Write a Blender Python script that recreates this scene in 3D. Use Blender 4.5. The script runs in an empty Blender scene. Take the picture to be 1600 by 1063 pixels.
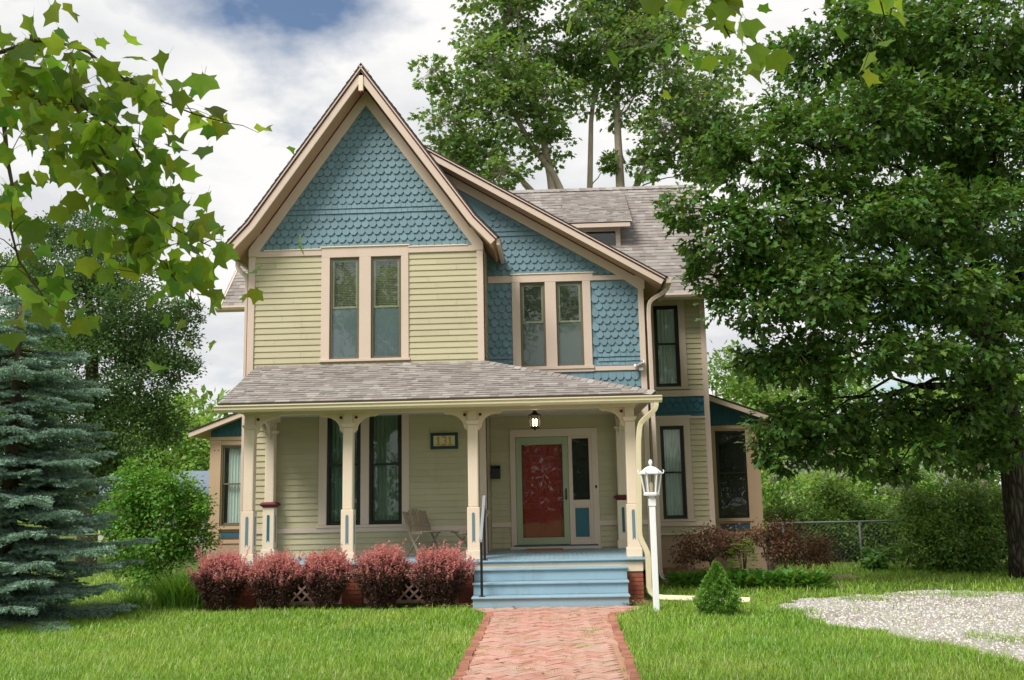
import bpy, math, random
import numpy as np
from mathutils import Vector, Matrix, Euler
R = math.radians
random.seed(7)
rng = np.random.default_rng(7)
SC = bpy.context.scene
COL = SC.collection

# ------------------------------------------------------------------ camera
G = 0.08                                   # ground level
cam = bpy.data.cameras.new('camera')
cam.sensor_width = 36.0
cam.lens = 1525.0 / 1600.0 * 36.0
cam.clip_start = 0.1
cam.clip_end = 2000.0
co = bpy.data.objects.new('camera', cam)
COL.objects.link(co)
_yaw, _pitch, _roll = R(2.4), R(8.9), R(1.15)
_f = Vector((-math.sin(_yaw) * math.cos(_pitch), math.cos(_yaw) * math.cos(_pitch), math.sin(_pitch)))
_r = Vector((math.cos(_yaw), math.sin(_yaw), 0))
_u = _r.cross(_f)
_r2 = _r * math.cos(_roll) - _u * math.sin(_roll)
_u2 = _u * math.cos(_roll) + _r * math.sin(_roll)
_m = Matrix((_r2, _u2, -_f)).transposed().to_4x4()
_m.translation = Vector((0, 0, 1.88))
co.matrix_world = _m
SC.camera = co

# ------------------------------------------------------------------ sky and sun
SUN_DIR = Vector((-0.42, -0.50, 0.84)).normalized()
world = bpy.data.worlds.new('World')
SC.world = world
world.use_nodes = True
nt = world.node_tree
nt.nodes.clear()
def wn(t, **k):
    n = nt.nodes.new(t)
    for a, b in k.items():
        setattr(n, a, b)
    return n
sky = wn('ShaderNodeTexSky', sky_type='NISHITA', sun_disc=False)
sky.sun_elevation = math.asin(SUN_DIR.z)
sky.sun_rotation = math.atan2(SUN_DIR.x, SUN_DIR.y)
tc = wn('ShaderNodeTexCoord')
sep = wn('ShaderNodeSeparateXYZ')
nt.links.new(tc.outputs['Generated'], sep.inputs[0])
def wmath(op, a, b):
    n = wn('ShaderNodeMath', operation=op)
    for i, v in enumerate((a, b)):
        if isinstance(v, (int, float)):
            n.inputs[i].default_value = v
        else:
            nt.links.new(v, n.inputs[i])
    return n.outputs[0]
zz = wmath('ADD', wmath('MAXIMUM', sep.outputs[2], 0.0), 0.22)
cmb = wn('ShaderNodeCombineXYZ')
nt.links.new(wmath('DIVIDE', sep.outputs[0], zz), cmb.inputs[0])
nt.links.new(wmath('DIVIDE', sep.outputs[1], zz), cmb.inputs[1])
cmb.inputs[2].default_value = 3.7
def wnoise(scale, detail, rough, off):
    ad = wn('ShaderNodeVectorMath', operation='ADD')
    nt.links.new(cmb.outputs[0], ad.inputs[0])
    ad.inputs[1].default_value = off
    n = wn('ShaderNodeTexNoise')
    n.inputs['Scale'].default_value = scale
    n.inputs['Detail'].default_value = detail
    n.inputs['Roughness'].default_value = rough
    nt.links.new(ad.outputs[0], n.inputs['Vector'])
    return n.outputs['Fac']
def wramp(fac, stops):
    r = wn('ShaderNodeValToRGB')
    cr = r.color_ramp
    while len(cr.elements) < len(stops):
        cr.elements.new(0.5)
    for e, (p, c) in zip(cr.elements, stops):
        e.position = p
        e.color = (*c, 1)
    nt.links.new(fac, r.inputs[0])
    return r.outputs[0]
CLOUD_OFF = (3.02, 0.585, 0.0)
cover = wramp(wnoise(1.0, 9, 0.54, CLOUD_OFF), [(0.36, (0, 0, 0)), (0.44, (1, 1, 1))])
tone = wramp(wnoise(1.7, 8, 0.55, (4.3, 1.2, 0)), [(0.38, (0.76, 0.775, 0.80)), (0.54, (1.0, 0.99, 0.975))])
CL = wn('ShaderNodeVectorMath', operation='SCALE')
nt.links.new(tone, CL.inputs[0])
CL.inputs['Scale'].default_value = 7.8
mixs = wn('ShaderNodeMix', data_type='RGBA')
nt.links.new(cover, mixs.inputs['Factor'])
nt.links.new(sky.outputs[0], mixs.inputs['A'])
nt.links.new(CL.outputs[0], mixs.inputs['B'])
bg = wn('ShaderNodeBackground')
bg.inputs[1].default_value = 0.10
nt.links.new(mixs.outputs['Result'], bg.inputs[0])
wo = wn('ShaderNodeOutputWorld')
nt.links.new(bg.outputs[0], wo.inputs[0])

sl = bpy.data.lights.new('sun', 'SUN')
sl.energy = 3.3
sl.angle = R(24)
sl.color = (1.0, 0.955, 0.89)
so = bpy.data.objects.new('sun', sl)
COL.objects.link(so)
so.rotation_euler = (-SUN_DIR).to_track_quat('-Z', 'Y').to_euler()
so.location = SUN_DIR * 60

SC.view_settings.view_transform = 'Standard'
SC.view_settings.look = 'None'
SC.view_settings.gamma = 1.0
SC.view_settings.use_curve_mapping = False
SC.view_settings.exposure = 0.36
SC.render.engine = 'CYCLES'
SC.cycles.max_bounces = 8
SC.cycles.diffuse_bounces = 3
SC.cycles.transparent_max_bounces = 16
SC.cycles.use_adaptive_sampling = True
SC.cycles.adaptive_threshold = 0.02
SC.cycles.use_denoising = True

# ------------------------------------------------------------------ materials
def srgb(r, g, b):
    def l(c):
        c /= 255.0
        return c / 12.92 if c <= 0.04045 else ((c + 0.055) / 1.055) ** 2.4
    return (l(r), l(g), l(b))

class NT:
    def __init__(self, name):
        self.m = bpy.data.materials.new(name)
        self.m.use_nodes = True
        self.t = self.m.node_tree
        self.t.nodes.clear()
        self.out = self.n('ShaderNodeOutputMaterial')
    def n(self, t, **k):
        n = self.t.nodes.new(t)
        for a, b in k.items():
            setattr(n, a, b)
        return n
    def l(self, a, b):
        self.t.links.new(a, b)
    def val(self, sock, v):
        if isinstance(v, (int, float)):
            sock.default_value = v
        elif isinstance(v, tuple):
            sock.default_value = v if len(v) != 3 or sock.type == 'VECTOR' else (*v, 1)
        else:
            self.l(v, sock)
    def math(self, op, a, b=0.0, c=None):
        n = self.n('ShaderNodeMath', operation=op)
        self.val(n.inputs[0], a)
        self.val(n.inputs[1], b)
        if c is not None:
            self.val(n.inputs[2], c)
        return n.outputs[0]
    def pos(self, sc=(1, 1, 1)):
        g = self.n('ShaderNodeNewGeometry')
        m = self.n('ShaderNodeVectorMath', operation='MULTIPLY')
        self.l(g.outputs['Position'], m.inputs[0])
        m.inputs[1].default_value = sc
        return m.outputs[0]
    def noise(self, vec, scale, detail=5, rough=0.55):
        n = self.n('ShaderNodeTexNoise')
        n.inputs['Scale'].default_value = scale
        n.inputs['Detail'].default_value = detail
        n.inputs['Roughness'].default_value = rough
        self.l(vec, n.inputs['Vector'])
        return n.outputs['Fac']
    def ramp(self, fac, stops):
        r = self.n('ShaderNodeValToRGB')
        cr = r.color_ramp
        while len(cr.elements) < len(stops):
            cr.elements.new(0.5)
        for e, (p, c) in zip(cr.elements, stops):
            e.position = p
            e.color = (*c, 1) if isinstance(c, tuple) else (c, c, c, 1)
        self.l(fac, r.inputs[0])
        return r.outputs[0]
    def mix(self, fac, a, b, mode='MIX'):
        n = self.n('ShaderNodeMix', data_type='RGBA', blend_type=mode)
        self.val(n.inputs['Factor'], fac)
        self.val(n.inputs['A'], a)
        self.val(n.inputs['B'], b)
        return n.outputs['Result']
    def hsv(self, col, v=1.0, h=0.5, s=1.0):
        n = self.n('ShaderNodeHueSaturation')
        self.val(n.inputs['Color'], col)
        self.val(n.inputs['Value'], v)
        self.val(n.inputs['Hue'], h)
        self.val(n.inputs['Saturation'], s)
        return n.outputs[0]
    def bump(self, h, strength, dist):
        b = self.n('ShaderNodeBump')
        b.inputs['Strength'].default_value = strength
        b.inputs['Distance'].default_value = dist
        self.l(h, b.inputs['Height'])
        return b.outputs[0]
    def bsdf(self, col, rough=0.6, metal=0.0, normal=None, spec=0.4):
        p = self.n('ShaderNodeBsdfPrincipled')
        self.val(p.inputs['Base Color'], col)
        self.val(p.inputs['Roughness'], rough)
        p.inputs['Metallic'].default_value = metal
        p.inputs['Specular IOR Level'].default_value = spec
        if normal is not None:
            self.l(normal, p.inputs['Normal'])
        return p.outputs[0]
    def done(self, sh):
        self.l(sh, self.out.inputs[0])
        return self.m

def paint(name, col, rough=0.55, var=0.10, scale=1.6, stretch=(1, 1, 1), rnd=0.0, grime=0.15, bump=0.25, spec=0.35):
    """painted or weathered solid: broad tone drift, fine grain, a little dirt, optional tone per piece"""
    t = NT(name)
    p = t.pos(stretch)
    a = t.noise(p, scale, 4)
    b = t.noise(p, scale * 14, 3)
    v = t.math('MULTIPLY_ADD', a, 2 * var, 1.0 - var)
    v = t.math('ADD', v, t.math('MULTIPLY_ADD', b, var, -var * 0.5))
    if rnd:
        oi = t.n('ShaderNodeObjectInfo')
        v = t.math('ADD', v, t.math('MULTIPLY_ADD', oi.outputs['Random'], 2 * rnd, -rnd))
    c = t.hsv(col, v)
    d = t.ramp(t.noise(t.pos((1.0, 1.0, 0.35)), 2.3, 8, 0.7), [(0.55, 0.0), (0.78, 1.0)])
    c = t.mix(t.math('MULTIPLY', d, grime), c, (0.10, 0.085, 0.06))
    nm = t.bump(b, bump, 0.003)
    return t.done(t.bsdf(c, rough, 0, nm, spec))

def leafmat(name, col, trans=0.35, hue=0.03, val=0.35, rough=0.5, tcol=None, spec=0.35):
    t = NT(name)
    g = t.n('ShaderNodeNewGeometry')
    r = g.outputs['Random Per Island']
    h = t.math('MULTIPLY_ADD', r, 2 * hue, 0.5 - hue)
    r2 = t.math('FRACT', t.math('MULTIPLY', r, 37.7))
    v = t.math('MULTIPLY_ADD', r2, 2 * val, 1 - val)
    c = t.hsv(col, v, h)
    tl = t.n('ShaderNodeBsdfTranslucent')
    t.l(t.hsv(tcol or tuple(min(1, x * k) for x, k in zip(col, (1.9, 1.7, 0.9))), v, h), tl.inputs[0])
    m = t.n('ShaderNodeMixShader')
    m.inputs[0].default_value = trans
    t.l(t.bsdf(c, rough, 0, None, spec), m.inputs[1])
    t.l(tl.outputs[0], m.inputs[2])
    return t.done(m.outputs[0])

def attrmat(name, rough=0.85, bump=0.4):
    """granular asphalt shingles, each tab with its own tone"""
    t = NT(name)
    a = t.n('ShaderNodeAttribute', attribute_name='tone')
    n = t.noise(t.pos(), 160, 2)
    big = t.noise(t.pos(), 0.9, 4)
    c = t.hsv(a.outputs['Color'], t.math('ADD', t.math('MULTIPLY_ADD', n, 0.5, 0.62), t.math('MULTIPLY', big, 0.28)))
    return t.done(t.bsdf(c, rough, 0, t.bump(n, bump, 0.004), 0.2))

def glassmat(name, tint=(0.9, 0.95, 0.93), dirt=0.02, refl=0.045):
    t = NT(name)
    wob = t.bump(t.noise(t.pos(), 2.2, 2), 0.12, 0.02)
    g = t.n('ShaderNodeNewGeometry')
    dt = t.n('ShaderNodeVectorMath', operation='DOT_PRODUCT')
    t.l(g.outputs['Incoming'], dt.inputs[0])
    t.l(g.outputs['Normal'], dt.inputs[1])
    c = t.math('SUBTRACT', 1.0, t.math('ABSOLUTE', dt.outputs['Value']))
    fr = t.math('MULTIPLY_ADD', t.math('POWER', c, 5.0), 0.93, refl)
    tr = t.n('ShaderNodeBsdfTransparent')
    tr.inputs[0].default_value = (*tint, 1)
    gl = t.n('ShaderNodeBsdfGlossy')
    gl.inputs['Roughness'].default_value = 0.015
    t.l(wob, gl.inputs['Normal'])
    m = t.n('ShaderNodeMixShader')
    t.l(fr, m.inputs[0])
    t.l(tr.outputs[0], m.inputs[1])
    t.l(gl.outputs[0], m.inputs[2])
    df = t.n('ShaderNodeBsdfDiffuse')
    df.inputs[0].default_value = (0.5, 0.5, 0.48, 1)
    m2 = t.n('ShaderNodeMixShader')
    m2.inputs[0].default_value = dirt
    t.l(m.outputs[0], m2.inputs[1])
    t.l(df.outputs[0], m2.inputs[2])
    return t.done(m2.outputs[0])

M = {}
M['clap'] = paint('olive_siding_paint', srgb(184, 177, 145), 0.6, 0.09, 1.2, (0.25, 1, 1), 0.05, 0.20)
M['trim'] = paint('rose_cream_trim_paint', srgb(211, 192, 176), 0.5, 0.06, 1.4, rnd=0.03, grime=0.12)
M['tan'] = paint('tan_panel_paint', srgb(190, 163, 135), 0.55, 0.07, 1.4, rnd=0.03)
M['cream'] = paint('cream_porch_paint', srgb(231, 215, 192), 0.45, 0.05, 1.5, rnd=0.02, grime=0.12)
M['gutter'] = paint('cream_gutter_enamel', srgb(222, 211, 176), 0.35, 0.04, 1.0, grime=0.10)
M['blue'] = paint('slate_blue_shingle_paint', srgb(106, 136, 147), 0.6, 0.10, 2.0, rnd=0.09, grime=0.16)
M['teal'] = paint('deep_teal_paint', srgb(48, 98, 112), 0.55, 0.1, 2.0, rnd=0.05)
M['step'] = paint('powder_blue_deck_paint', srgb(142, 171, 186), 0.45, 0.12, 2.6, (0.35, 1, 1), 0.03, 0.42)
M['maroon'] = paint('maroon_paint', srgb(98, 28, 38), 0.5, 0.1)
M['soffit'] = paint('tan_soffit_paint', srgb(186, 156, 128), 0.6, 0.08, 1.5)
M['found'] = paint('painted_foundation', srgb(176, 150, 128), 0.85, 0.15, 2.5, grime=0.35, bump=0.6)
M['stone'] = paint('rough_red_stone', srgb(150, 104, 82), 0.9, 0.3, 4.0, rnd=0.15, grime=0.35, bump=1.0)
M['brick'] = paint('old_red_brick', srgb(160, 90, 70), 0.85, 0.2, 6.0, rnd=0.22, grime=0.3, bump=0.8)
M['edgebrick'] = paint('weathered_edging_brick', srgb(152, 104, 86), 0.9, 0.25, 7.0, rnd=0.25, grime=0.45, bump=0.9)
M['sandbed'] = paint('sandy_path_joints', srgb(168, 132, 108), 0.95, 0.2, 6.0, bump=0.6)
M['mortar'] = paint('grey_mortar', srgb(128, 112, 100), 0.95, 0.15, 6.0, bump=0.8)
M['sash'] = paint('khaki_sash_paint', srgb(104, 98, 78), 0.45, 0.08, rnd=0.04)
M['sashlight'] = paint('pale_khaki_sash_paint', srgb(160, 152, 128), 0.45, 0.08)
M['darksash'] = paint('black_green_sash_paint', srgb(40, 42, 34), 0.4, 0.1)
M['sage'] = paint('sage_green_door_paint', srgb(158, 168, 138), 0.45, 0.05)
M['red'] = paint('glossy_red_door_paint', srgb(168, 20, 22), 0.25, 0.08)
M['black'] = paint('black_metal', srgb(28, 29, 32), 0.35, 0.1, spec=0.5)
M['steel'] = paint('worn_grey_steel', srgb(140, 146, 152), 0.35, 0.1, spec=0.6)
M['fencewire'] = paint('weathered_galvanised_wire', srgb(104, 108, 106), 0.5, 0.15)
M['white'] = paint('white_enamel', srgb(240, 241, 243), 0.35, 0.03, grime=0.08)
M['dark'] = paint('unlit_space_black', (0.012, 0.012, 0.012), 0.9, 0.1)  # near-black colour painted in place of the shade behind panes, lattice and holes
M['room'] = paint('unlit_room_tone', (0.06, 0.055, 0.05), 0.9, 0.1)  # darkness of the unlit rooms is put into this wall colour
M['curtain'] = paint('white_net_curtain', (0.80, 0.83, 0.83), 0.9, 0.06)
M['gcurtain'] = paint('sea_green_curtain', srgb(104, 132, 112), 0.9, 0.08)
M['blind'] = paint('tan_bamboo_blind', srgb(134, 112, 84), 0.8, 0.14, 3, (0.3, 1, 30))
M['darkscreen'] = paint('dark_insect_screen', srgb(92, 98, 98), 0.7, 0.06, 3)
M['screen'] = paint('blue_grey_insect_screen', srgb(98, 109, 118), 0.7, 0.06, 3)
M['oldwood'] = paint('weathered_grey_wood', srgb(150, 136, 116), 0.85, 0.2, 5, (1, 1, 0.3), 0.1, 0.3, 0.7)
M['lattice'] = paint('tan_lattice_paint', srgb(178, 148, 132), 0.7, 0.1, rnd=0.06)
M['brass'] = paint('dull_gold_paint', srgb(190, 158, 66), 0.4, 0.1)
M['ivory'] = paint('ivory_plaque', srgb(222, 208, 170), 0.5, 0.06)
M['mat'] = paint('coir_door_mat', srgb(158, 118, 78), 0.95, 0.2, 20)
M['bark'] = paint('grey_brown_bark', srgb(104, 92, 78), 0.9, 0.3, 3.5, (1, 1, 0.25), grime=0.4, bump=1.0)
def _oakbark():
    t = NT('ridged_oak_bark')
    p = t.pos((1, 1, 0.22))
    v = t.n('ShaderNodeTexVoronoi', feature='DISTANCE_TO_EDGE')
    v.inputs['Scale'].default_value = 14
    t.l(p, v.inputs['Vector'])
    n = t.noise(p, 9, 6, 0.7)
    h = t.math('ADD', t.math('MULTIPLY', v.outputs['Distance'], 2.0), t.math('MULTIPLY', n, 0.6))
    c = t.ramp(h, [(0.25, (0.018, 0.014, 0.011)), (0.6, (0.058, 0.048, 0.038)), (1.0, (0.10, 0.088, 0.07))])
    c = t.mix(t.ramp(t.noise(t.pos(), 1.6, 4), [(0.52, 0.0), (0.7, 0.5)]), c, (0.10, 0.12, 0.06))
    return t.done(t.bsdf(c, 0.95, 0, t.bump(h, 1.0, 0.05), 0.1))
M['oakbark'] = _oakbark()
M['palebark'] = paint('pale_mottled_bark', srgb(166, 156, 138), 0.85, 0.35, 2.0, (1, 1, 0.5), grime=0.4, bump=0.8)
M['twig'] = paint('brown_twig', srgb(84, 70, 50), 0.85, 0.2)
M['spruce'] = leafmat('blue_spruce_needles', (0.265, 0.405, 0.335), 0.12, 0.02, 0.35, 0.6)
M['juniper'] = leafmat('dark_juniper_sprays', (0.095, 0.175, 0.062), 0.22, 0.03, 0.2, 0.8, None, 0.1)
M['oak'] = leafmat('oak_leaves', (0.074, 0.155, 0.028), 0.30, 0.03, 0.45, 0.42, None, 0.32)
M['plane'] = leafmat('sycamore_leaves', (0.15, 0.27, 0.04), 0.6, 0.03, 0.35, 0.42)
def _nearleaf():
    t = NT('near_sycamore_leaves')
    oi = t.n('ShaderNodeObjectInfo')
    r = oi.outputs['Random']
    r2 = t.math('FRACT', t.math('MULTIPLY', r, 53.3))
    n = t.noise(t.pos(), 45, 4)
    v = t.math('MULTIPLY', t.math('MULTIPLY_ADD', r2, 0.85, 0.55), t.math('MULTIPLY_ADD', n, 0.35, 0.82))
    h = t.math('MULTIPLY_ADD', r, 0.05, 0.465)
    tl = t.n('ShaderNodeBsdfTranslucent')
    t.l(t.hsv((0.42, 0.62, 0.05), v, h), tl.inputs[0])
    m = t.n('ShaderNodeMixShader')
    m.inputs[0].default_value = 0.62
    t.l(t.bsdf(t.hsv((0.13, 0.24, 0.035), v, h), 0.42, 0, t.bump(n, 0.4, 0.01), 0.35), m.inputs[1])
    t.l(tl.outputs[0], m.inputs[2])
    return t.done(m.outputs[0])
M['nearleaf'] = _nearleaf()
M['farplane'] = leafmat('far_sycamore_leaves', (0.130, 0.225, 0.062), 0.38, 0.03, 0.4, 0.5)
M['pale'] = leafmat('pale_green_leaves', (0.20, 0.34, 0.075), 0.40, 0.03, 0.35)
M['bush'] = leafmat('bright_shrub_leaves', (0.115, 0.265, 0.036), 0.32, 0.03, 0.40, 0.38)
M['shrub'] = leafmat('olive_shrub_leaves', (0.13, 0.235, 0.045), 0.32, 0.04, 0.40)
M['dwarf'] = leafmat('dwarf_conifer_needles', (0.14, 0.29, 0.05), 0.2, 0.02, 0.35)
M['hosta'] = leafmat('broad_green_leaves', (0.095, 0.23, 0.045), 0.3, 0.03, 0.35, 0.4)
M['lime'] = leafmat('lime_green_leaves', (0.15, 0.34, 0.03), 0.35, 0.02, 0.3, 0.4)
M['daylily'] = leafmat('strap_leaves', (0.21, 0.40, 0.075), 0.3, 0.03, 0.3, 0.45)
M['maple'] = leafmat('bronze_maple_leaves', (0.13, 0.065, 0.035), 0.3, 0.05, 0.45)
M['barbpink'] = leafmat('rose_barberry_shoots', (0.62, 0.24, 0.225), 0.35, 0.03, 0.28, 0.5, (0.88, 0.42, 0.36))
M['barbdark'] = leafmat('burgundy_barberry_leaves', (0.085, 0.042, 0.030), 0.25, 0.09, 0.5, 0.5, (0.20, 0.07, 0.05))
def _grass():
    t = NT('lawn_grass_blades')
    g = t.n('ShaderNodeNewGeometry')
    r = g.outputs['Random Per Island']
    r2 = t.math('FRACT', t.math('MULTIPLY', r, 37.7))
    p = t.pos()
    a = t.ramp(t.noise(p, 0.55, 4, 0.6), [(0.36, (0.165, 0.335, 0.022)), (0.50, (0.215, 0.375, 0.030)), (0.66, (0.30, 0.42, 0.055))])
    a = t.mix(t.ramp(t.noise(p, 2.6, 4, 0.6), [(0.50, 0.0), (0.70, 0.6)]), a, (0.27, 0.44, 0.08))
    a = t.mix(t.ramp(r, [(0.93, 0.0), (0.95, 0.8)]), a, (0.46, 0.42, 0.24))
    v = t.math('MULTIPLY_ADD', r2, 0.8, 0.62)
    c = t.hsv(a, v)
    tl = t.n('ShaderNodeBsdfTranslucent')
    t.l(t.hsv(a, t.math('MULTIPLY', v, 1.3)), tl.inputs[0])
    m = t.n('ShaderNodeMixShader')
    m.inputs[0].default_value = 0.33
    t.l(t.bsdf(c, 0.38, 0, None, 0.5), m.inputs[1])
    t.l(tl.outputs[0], m.inputs[2])
    return t.done(m.outputs[0])
M['grass'] = _grass()
M['roof'] = attrmat('asphalt_shingle')
M['roofdeck'] = paint('dark_roof_edge', srgb(62, 56, 54), 0.9, 0.2)
M['glass'] = glassmat('window_glass')
M['lampglass'] = glassmat('lantern_glass', (0.95, 0.95, 0.93), 0.06, 0.04)
M['neighbour_wall'] = paint('off_white_neighbour_siding', srgb(206, 200, 186), 0.7, 0.08, 1, (1, 1, 8))
M['neighbour_roof'] = paint('grey_neighbour_roof', srgb(120, 118, 116), 0.9, 0.15, 3)
M['neighbour_blue_roof'] = paint('blue_grey_neighbour_roof', srgb(112, 124, 140), 0.9, 0.15, 3)
def _bulb():
    t = NT('lit_bulb')
    e = t.n('ShaderNodeEmission')
    e.inputs[0].default_value = (1.0, 0.72, 0.38, 1)
    e.inputs[1].default_value = 14
    return t.done(e.outputs[0])
M['bulb'] = _bulb()
def _lawn():
    t = NT('lawn_soil_and_thatch')
    p = t.pos()
    n = t.noise(p, 0.7, 6, 0.6)
    f = t.noise(p, 26, 4, 0.7)
    c = t.ramp(n, [(0.35, (0.060, 0.110, 0.018)), (0.62, (0.115, 0.170, 0.032))])
    c = t.mix(t.ramp(f, [(0.42, 0.0), (0.75, 0.55)]), c, (0.10, 0.085, 0.045))
    return t.done(t.bsdf(c, 0.95, 0, t.bump(f, 0.8, 0.03), 0.1))
M['lawn'] = _lawn()
def _gravel():
    t = NT('pale_limestone_gravel')
    p = t.pos()
    v = t.n('ShaderNodeTexVoronoi')
    v.inputs['Scale'].default_value = 42
    t.l(p, v.inputs['Vector'])
    n = t.noise(p, 0.9, 5, 0.6)
    c = t.mix(0.5, t.hsv((0.54, 0.51, 0.47), t.math('MULTIPLY_ADD', v.outputs['Distance'], -0.9, 1.25)), v.outputs['Color'], 'SOFT_LIGHT')
    c = t.mix(t.ramp(n, [(0.44, 0.0), (0.66, 0.75)]), c, (0.29, 0.245, 0.185))
    return t.done(t.bsdf(c, 0.95, 0, t.bump(v.outputs['Distance'], 1.0, 0.02), 0.15))
M['gravel'] = _gravel()
def _pebble():
    t = NT('limestone_pebbles')
    g = t.n('ShaderNodeNewGeometry')
    return t.done(t.bsdf(t.hsv((0.53, 0.505, 0.465), t.math('MULTIPLY_ADD', g.outputs['Random Per Island'], 0.9, 0.55)), 0.95, 0, None, 0.1))
M['pebble'] = _pebble()
def _paver():
    t = NT('salmon_path_brick')
    oi = t.n('ShaderNodeObjectInfo')
    gg = t.n('ShaderNodeNewGeometry')
    rn = t.math('FRACT', t.math('ADD', oi.outputs['Random'], gg.outputs['Random Per Island']))
    p = t.pos()
    c = t.ramp(rn, [(0.0, (0.43, 0.21, 0.16)), (0.35, (0.50, 0.265, 0.21)), (0.7, (0.54, 0.315, 0.255)), (1.0, (0.47, 0.30, 0.245))])
    n = t.noise(p, 14, 6, 0.65)
    c = t.hsv(c, t.math('MULTIPLY_ADD', n, 0.6, 0.7))
    b = t.noise(p, 1.3, 5, 0.6)
    c = t.mix(t.ramp(b, [(0.48, 0.0), (0.70, 0.55)]), c, (0.42, 0.34, 0.25))
    return t.done(t.bsdf(c, 0.9, 0, t.bump(n, 0.7, 0.006), 0.15))
M['paver'] = _paver()

# ------------------------------------------------------------------ mesh helpers
def link(o, parent=None):
    COL.objects.link(o)
    if parent is not None:
        o.parent = parent
        if parent.type == 'EMPTY':
            o.matrix_parent_inverse = parent.matrix_basis.inverted()
    return o

def tag(o, label=None, cat=None, group=None, kind=None):
    if label: o['label'] = label
    if cat: o['category'] = cat
    if group: o['group'] = group
    if kind: o['kind'] = kind
    return o

def thing(name, label, cat, loc=(0, 0, 0), group=None):
    o = bpy.data.objects.new(name, None)
    o.empty_display_size = 0.2
    COL.objects.link(o)
    o.location = loc
    tag(o, label, cat, group)
    return o

class MB:
    def __init__(self):
        self.v = []
        self.f = []
    def poly(self, pts, faces):
        b = len(self.v)
        self.v += [tuple(p) for p in pts]
        self.f += [tuple(b + i for i in f) for f in faces]
        return self
    def box(self, x0, x1, y0, y1, z0, z1):
        return self.poly([(x0, y0, z0), (x1, y0, z0), (x1, y1, z0), (x0, y1, z0), (x0, y0, z1), (x1, y0, z1), (x1, y1, z1), (x0, y1, z1)],
                         [(0, 3, 2, 1), (4, 5, 6, 7), (0, 1, 5, 4), (1, 2, 6, 5), (2, 3, 7, 6), (3, 0, 4, 7)])
    def prism(self, poly, a0, a1, axis='y'):
        """polygon (two coords) extruded along an axis: y -> (x,z), x -> (y,z), z -> (x,y)"""
        n = len(poly)
        def P(p, a):
            return (p[0], a, p[1]) if axis == 'y' else ((a, p[0], p[1]) if axis == 'x' else (p[0], p[1], a))
        pts = [P(p, a0) for p in poly] + [P(p, a1) for p in poly]
        fs = [tuple(range(n)), tuple(range(2 * n - 1, n - 1, -1))] + [(i, i + n, (i + 1) % n + n, (i + 1) % n) for i in range(n)]
        return self.poly(pts, fs)
    def tube(self, pts, rad, n=8, square=None):
        pts = [Vector(p) for p in pts]
        k = len(pts)
        rr = rad if isinstance(rad, (list, tuple)) else [rad] * k
        base = len(self.v)
        prev = None
        for i, p in enumerate(pts):
            d = (pts[min(i + 1, k - 1)] - pts[max(i - 1, 0)]).normalized()
            if prev is None:
                ref = Vector((0, 1, 0)) if abs(d.y) < 0.9 else Vector((1, 0, 0))
                a = d.cross(ref).normalized()
            else:
                a = (prev - d * prev.dot(d)).normalized()
            prev = a
            b = d.cross(a)
            for j in range(n):
                t = 2 * math.pi * (j + (0.5 if square else 0)) / n
                c, s = math.cos(t), math.sin(t)
                if square:
                    c, s = c * square[0], s * square[1]
                self.v.append(tuple(p + (a * c + b * s) * rr[i]))
        for i in range(k - 1):
            for j in range(n):
                self.f.append((base + i * n + j, base + i * n + (j + 1) % n, base + (i + 1) * n + (j + 1) % n, base + (i + 1) * n + j))
        self.f.append(tuple(base + j for j in range(n))[::-1])
        self.f.append(tuple(base + (k - 1) * n + j for j in range(n)))
        return self
    def lathe(self, prof, c, n=12, rot=0.0):
        base = len(self.v)
        for (r, z) in prof:
            for j in range(n):
                t = 2 * math.pi * j / n + rot
                self.v.append((c[0] + r * math.cos(t), c[1] + r * math.sin(t), c[2] + z))
        for i in range(len(prof) - 1):
            for j in range(n):
                self.f.append((base + i * n + j, base + i * n + (j + 1) % n, base + (i + 1) * n + (j + 1) % n, base + (i + 1) * n + j))
        self.f.append(tuple(base + j for j in range(n))[::-1])
        self.f.append(tuple(base + (len(prof) - 1) * n + j for j in range(n)))
        return self
    def mesh(self, name, mat):
        me = bpy.data.meshes.new(name)
        me.from_pydata(self.v, [], self.f)
        me.materials.append(M[mat])
        return me
    def build(self, name, mat, parent=None, smooth=False, bevel=0.0):
        me = self.mesh(name, mat)
        import bmesh
        bm = bmesh.new()
        bm.from_mesh(me)
        bmesh.ops.recalc_face_normals(bm, faces=bm.faces)
        bm.to_mesh(me)
        bm.free()
        if smooth:
            me.polygons.foreach_set('use_smooth', [True] * len(me.polygons))
        o = link(bpy.data.objects.new(name, me), parent)
        if bevel:
            b = o.modifiers.new('edge', 'BEVEL')
            b.width = bevel
            b.segments = 2
            b.limit_method = 'ANGLE'
        return o

def place(name, me, loc, parent, rot=None, scale=None):
    o = bpy.data.objects.new(name, me)
    COL.objects.link(o)
    o.parent = parent
    o.location = loc
    if rot is not None: o.rotation_euler = rot
    if scale is not None: o.scale = scale
    return o

def fast_mesh(name, V, F, mat, parent=None, smooth=False):
    """V (n,3), F (m,k) all faces of k corners"""
    V = np.asarray(V, np.float32)
    F = np.asarray(F, np.int32)
    me = bpy.data.meshes.new(name)
    me.vertices.add(len(V))
    me.vertices.foreach_set('co', V.ravel())
    me.loops.add(F.size)
    me.loops.foreach_set('vertex_index', F.ravel())
    me.polygons.add(len(F))
    me.polygons.foreach_set('loop_start', np.arange(0, F.size, F.shape[1], dtype=np.int32))
    if smooth:
        me.polygons.foreach_set('use_smooth', np.ones(len(F), bool))
    me.update(calc_edges=True)
    me.materials.append(M[mat])
    return link(bpy.data.objects.new(name, me), parent)

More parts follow.
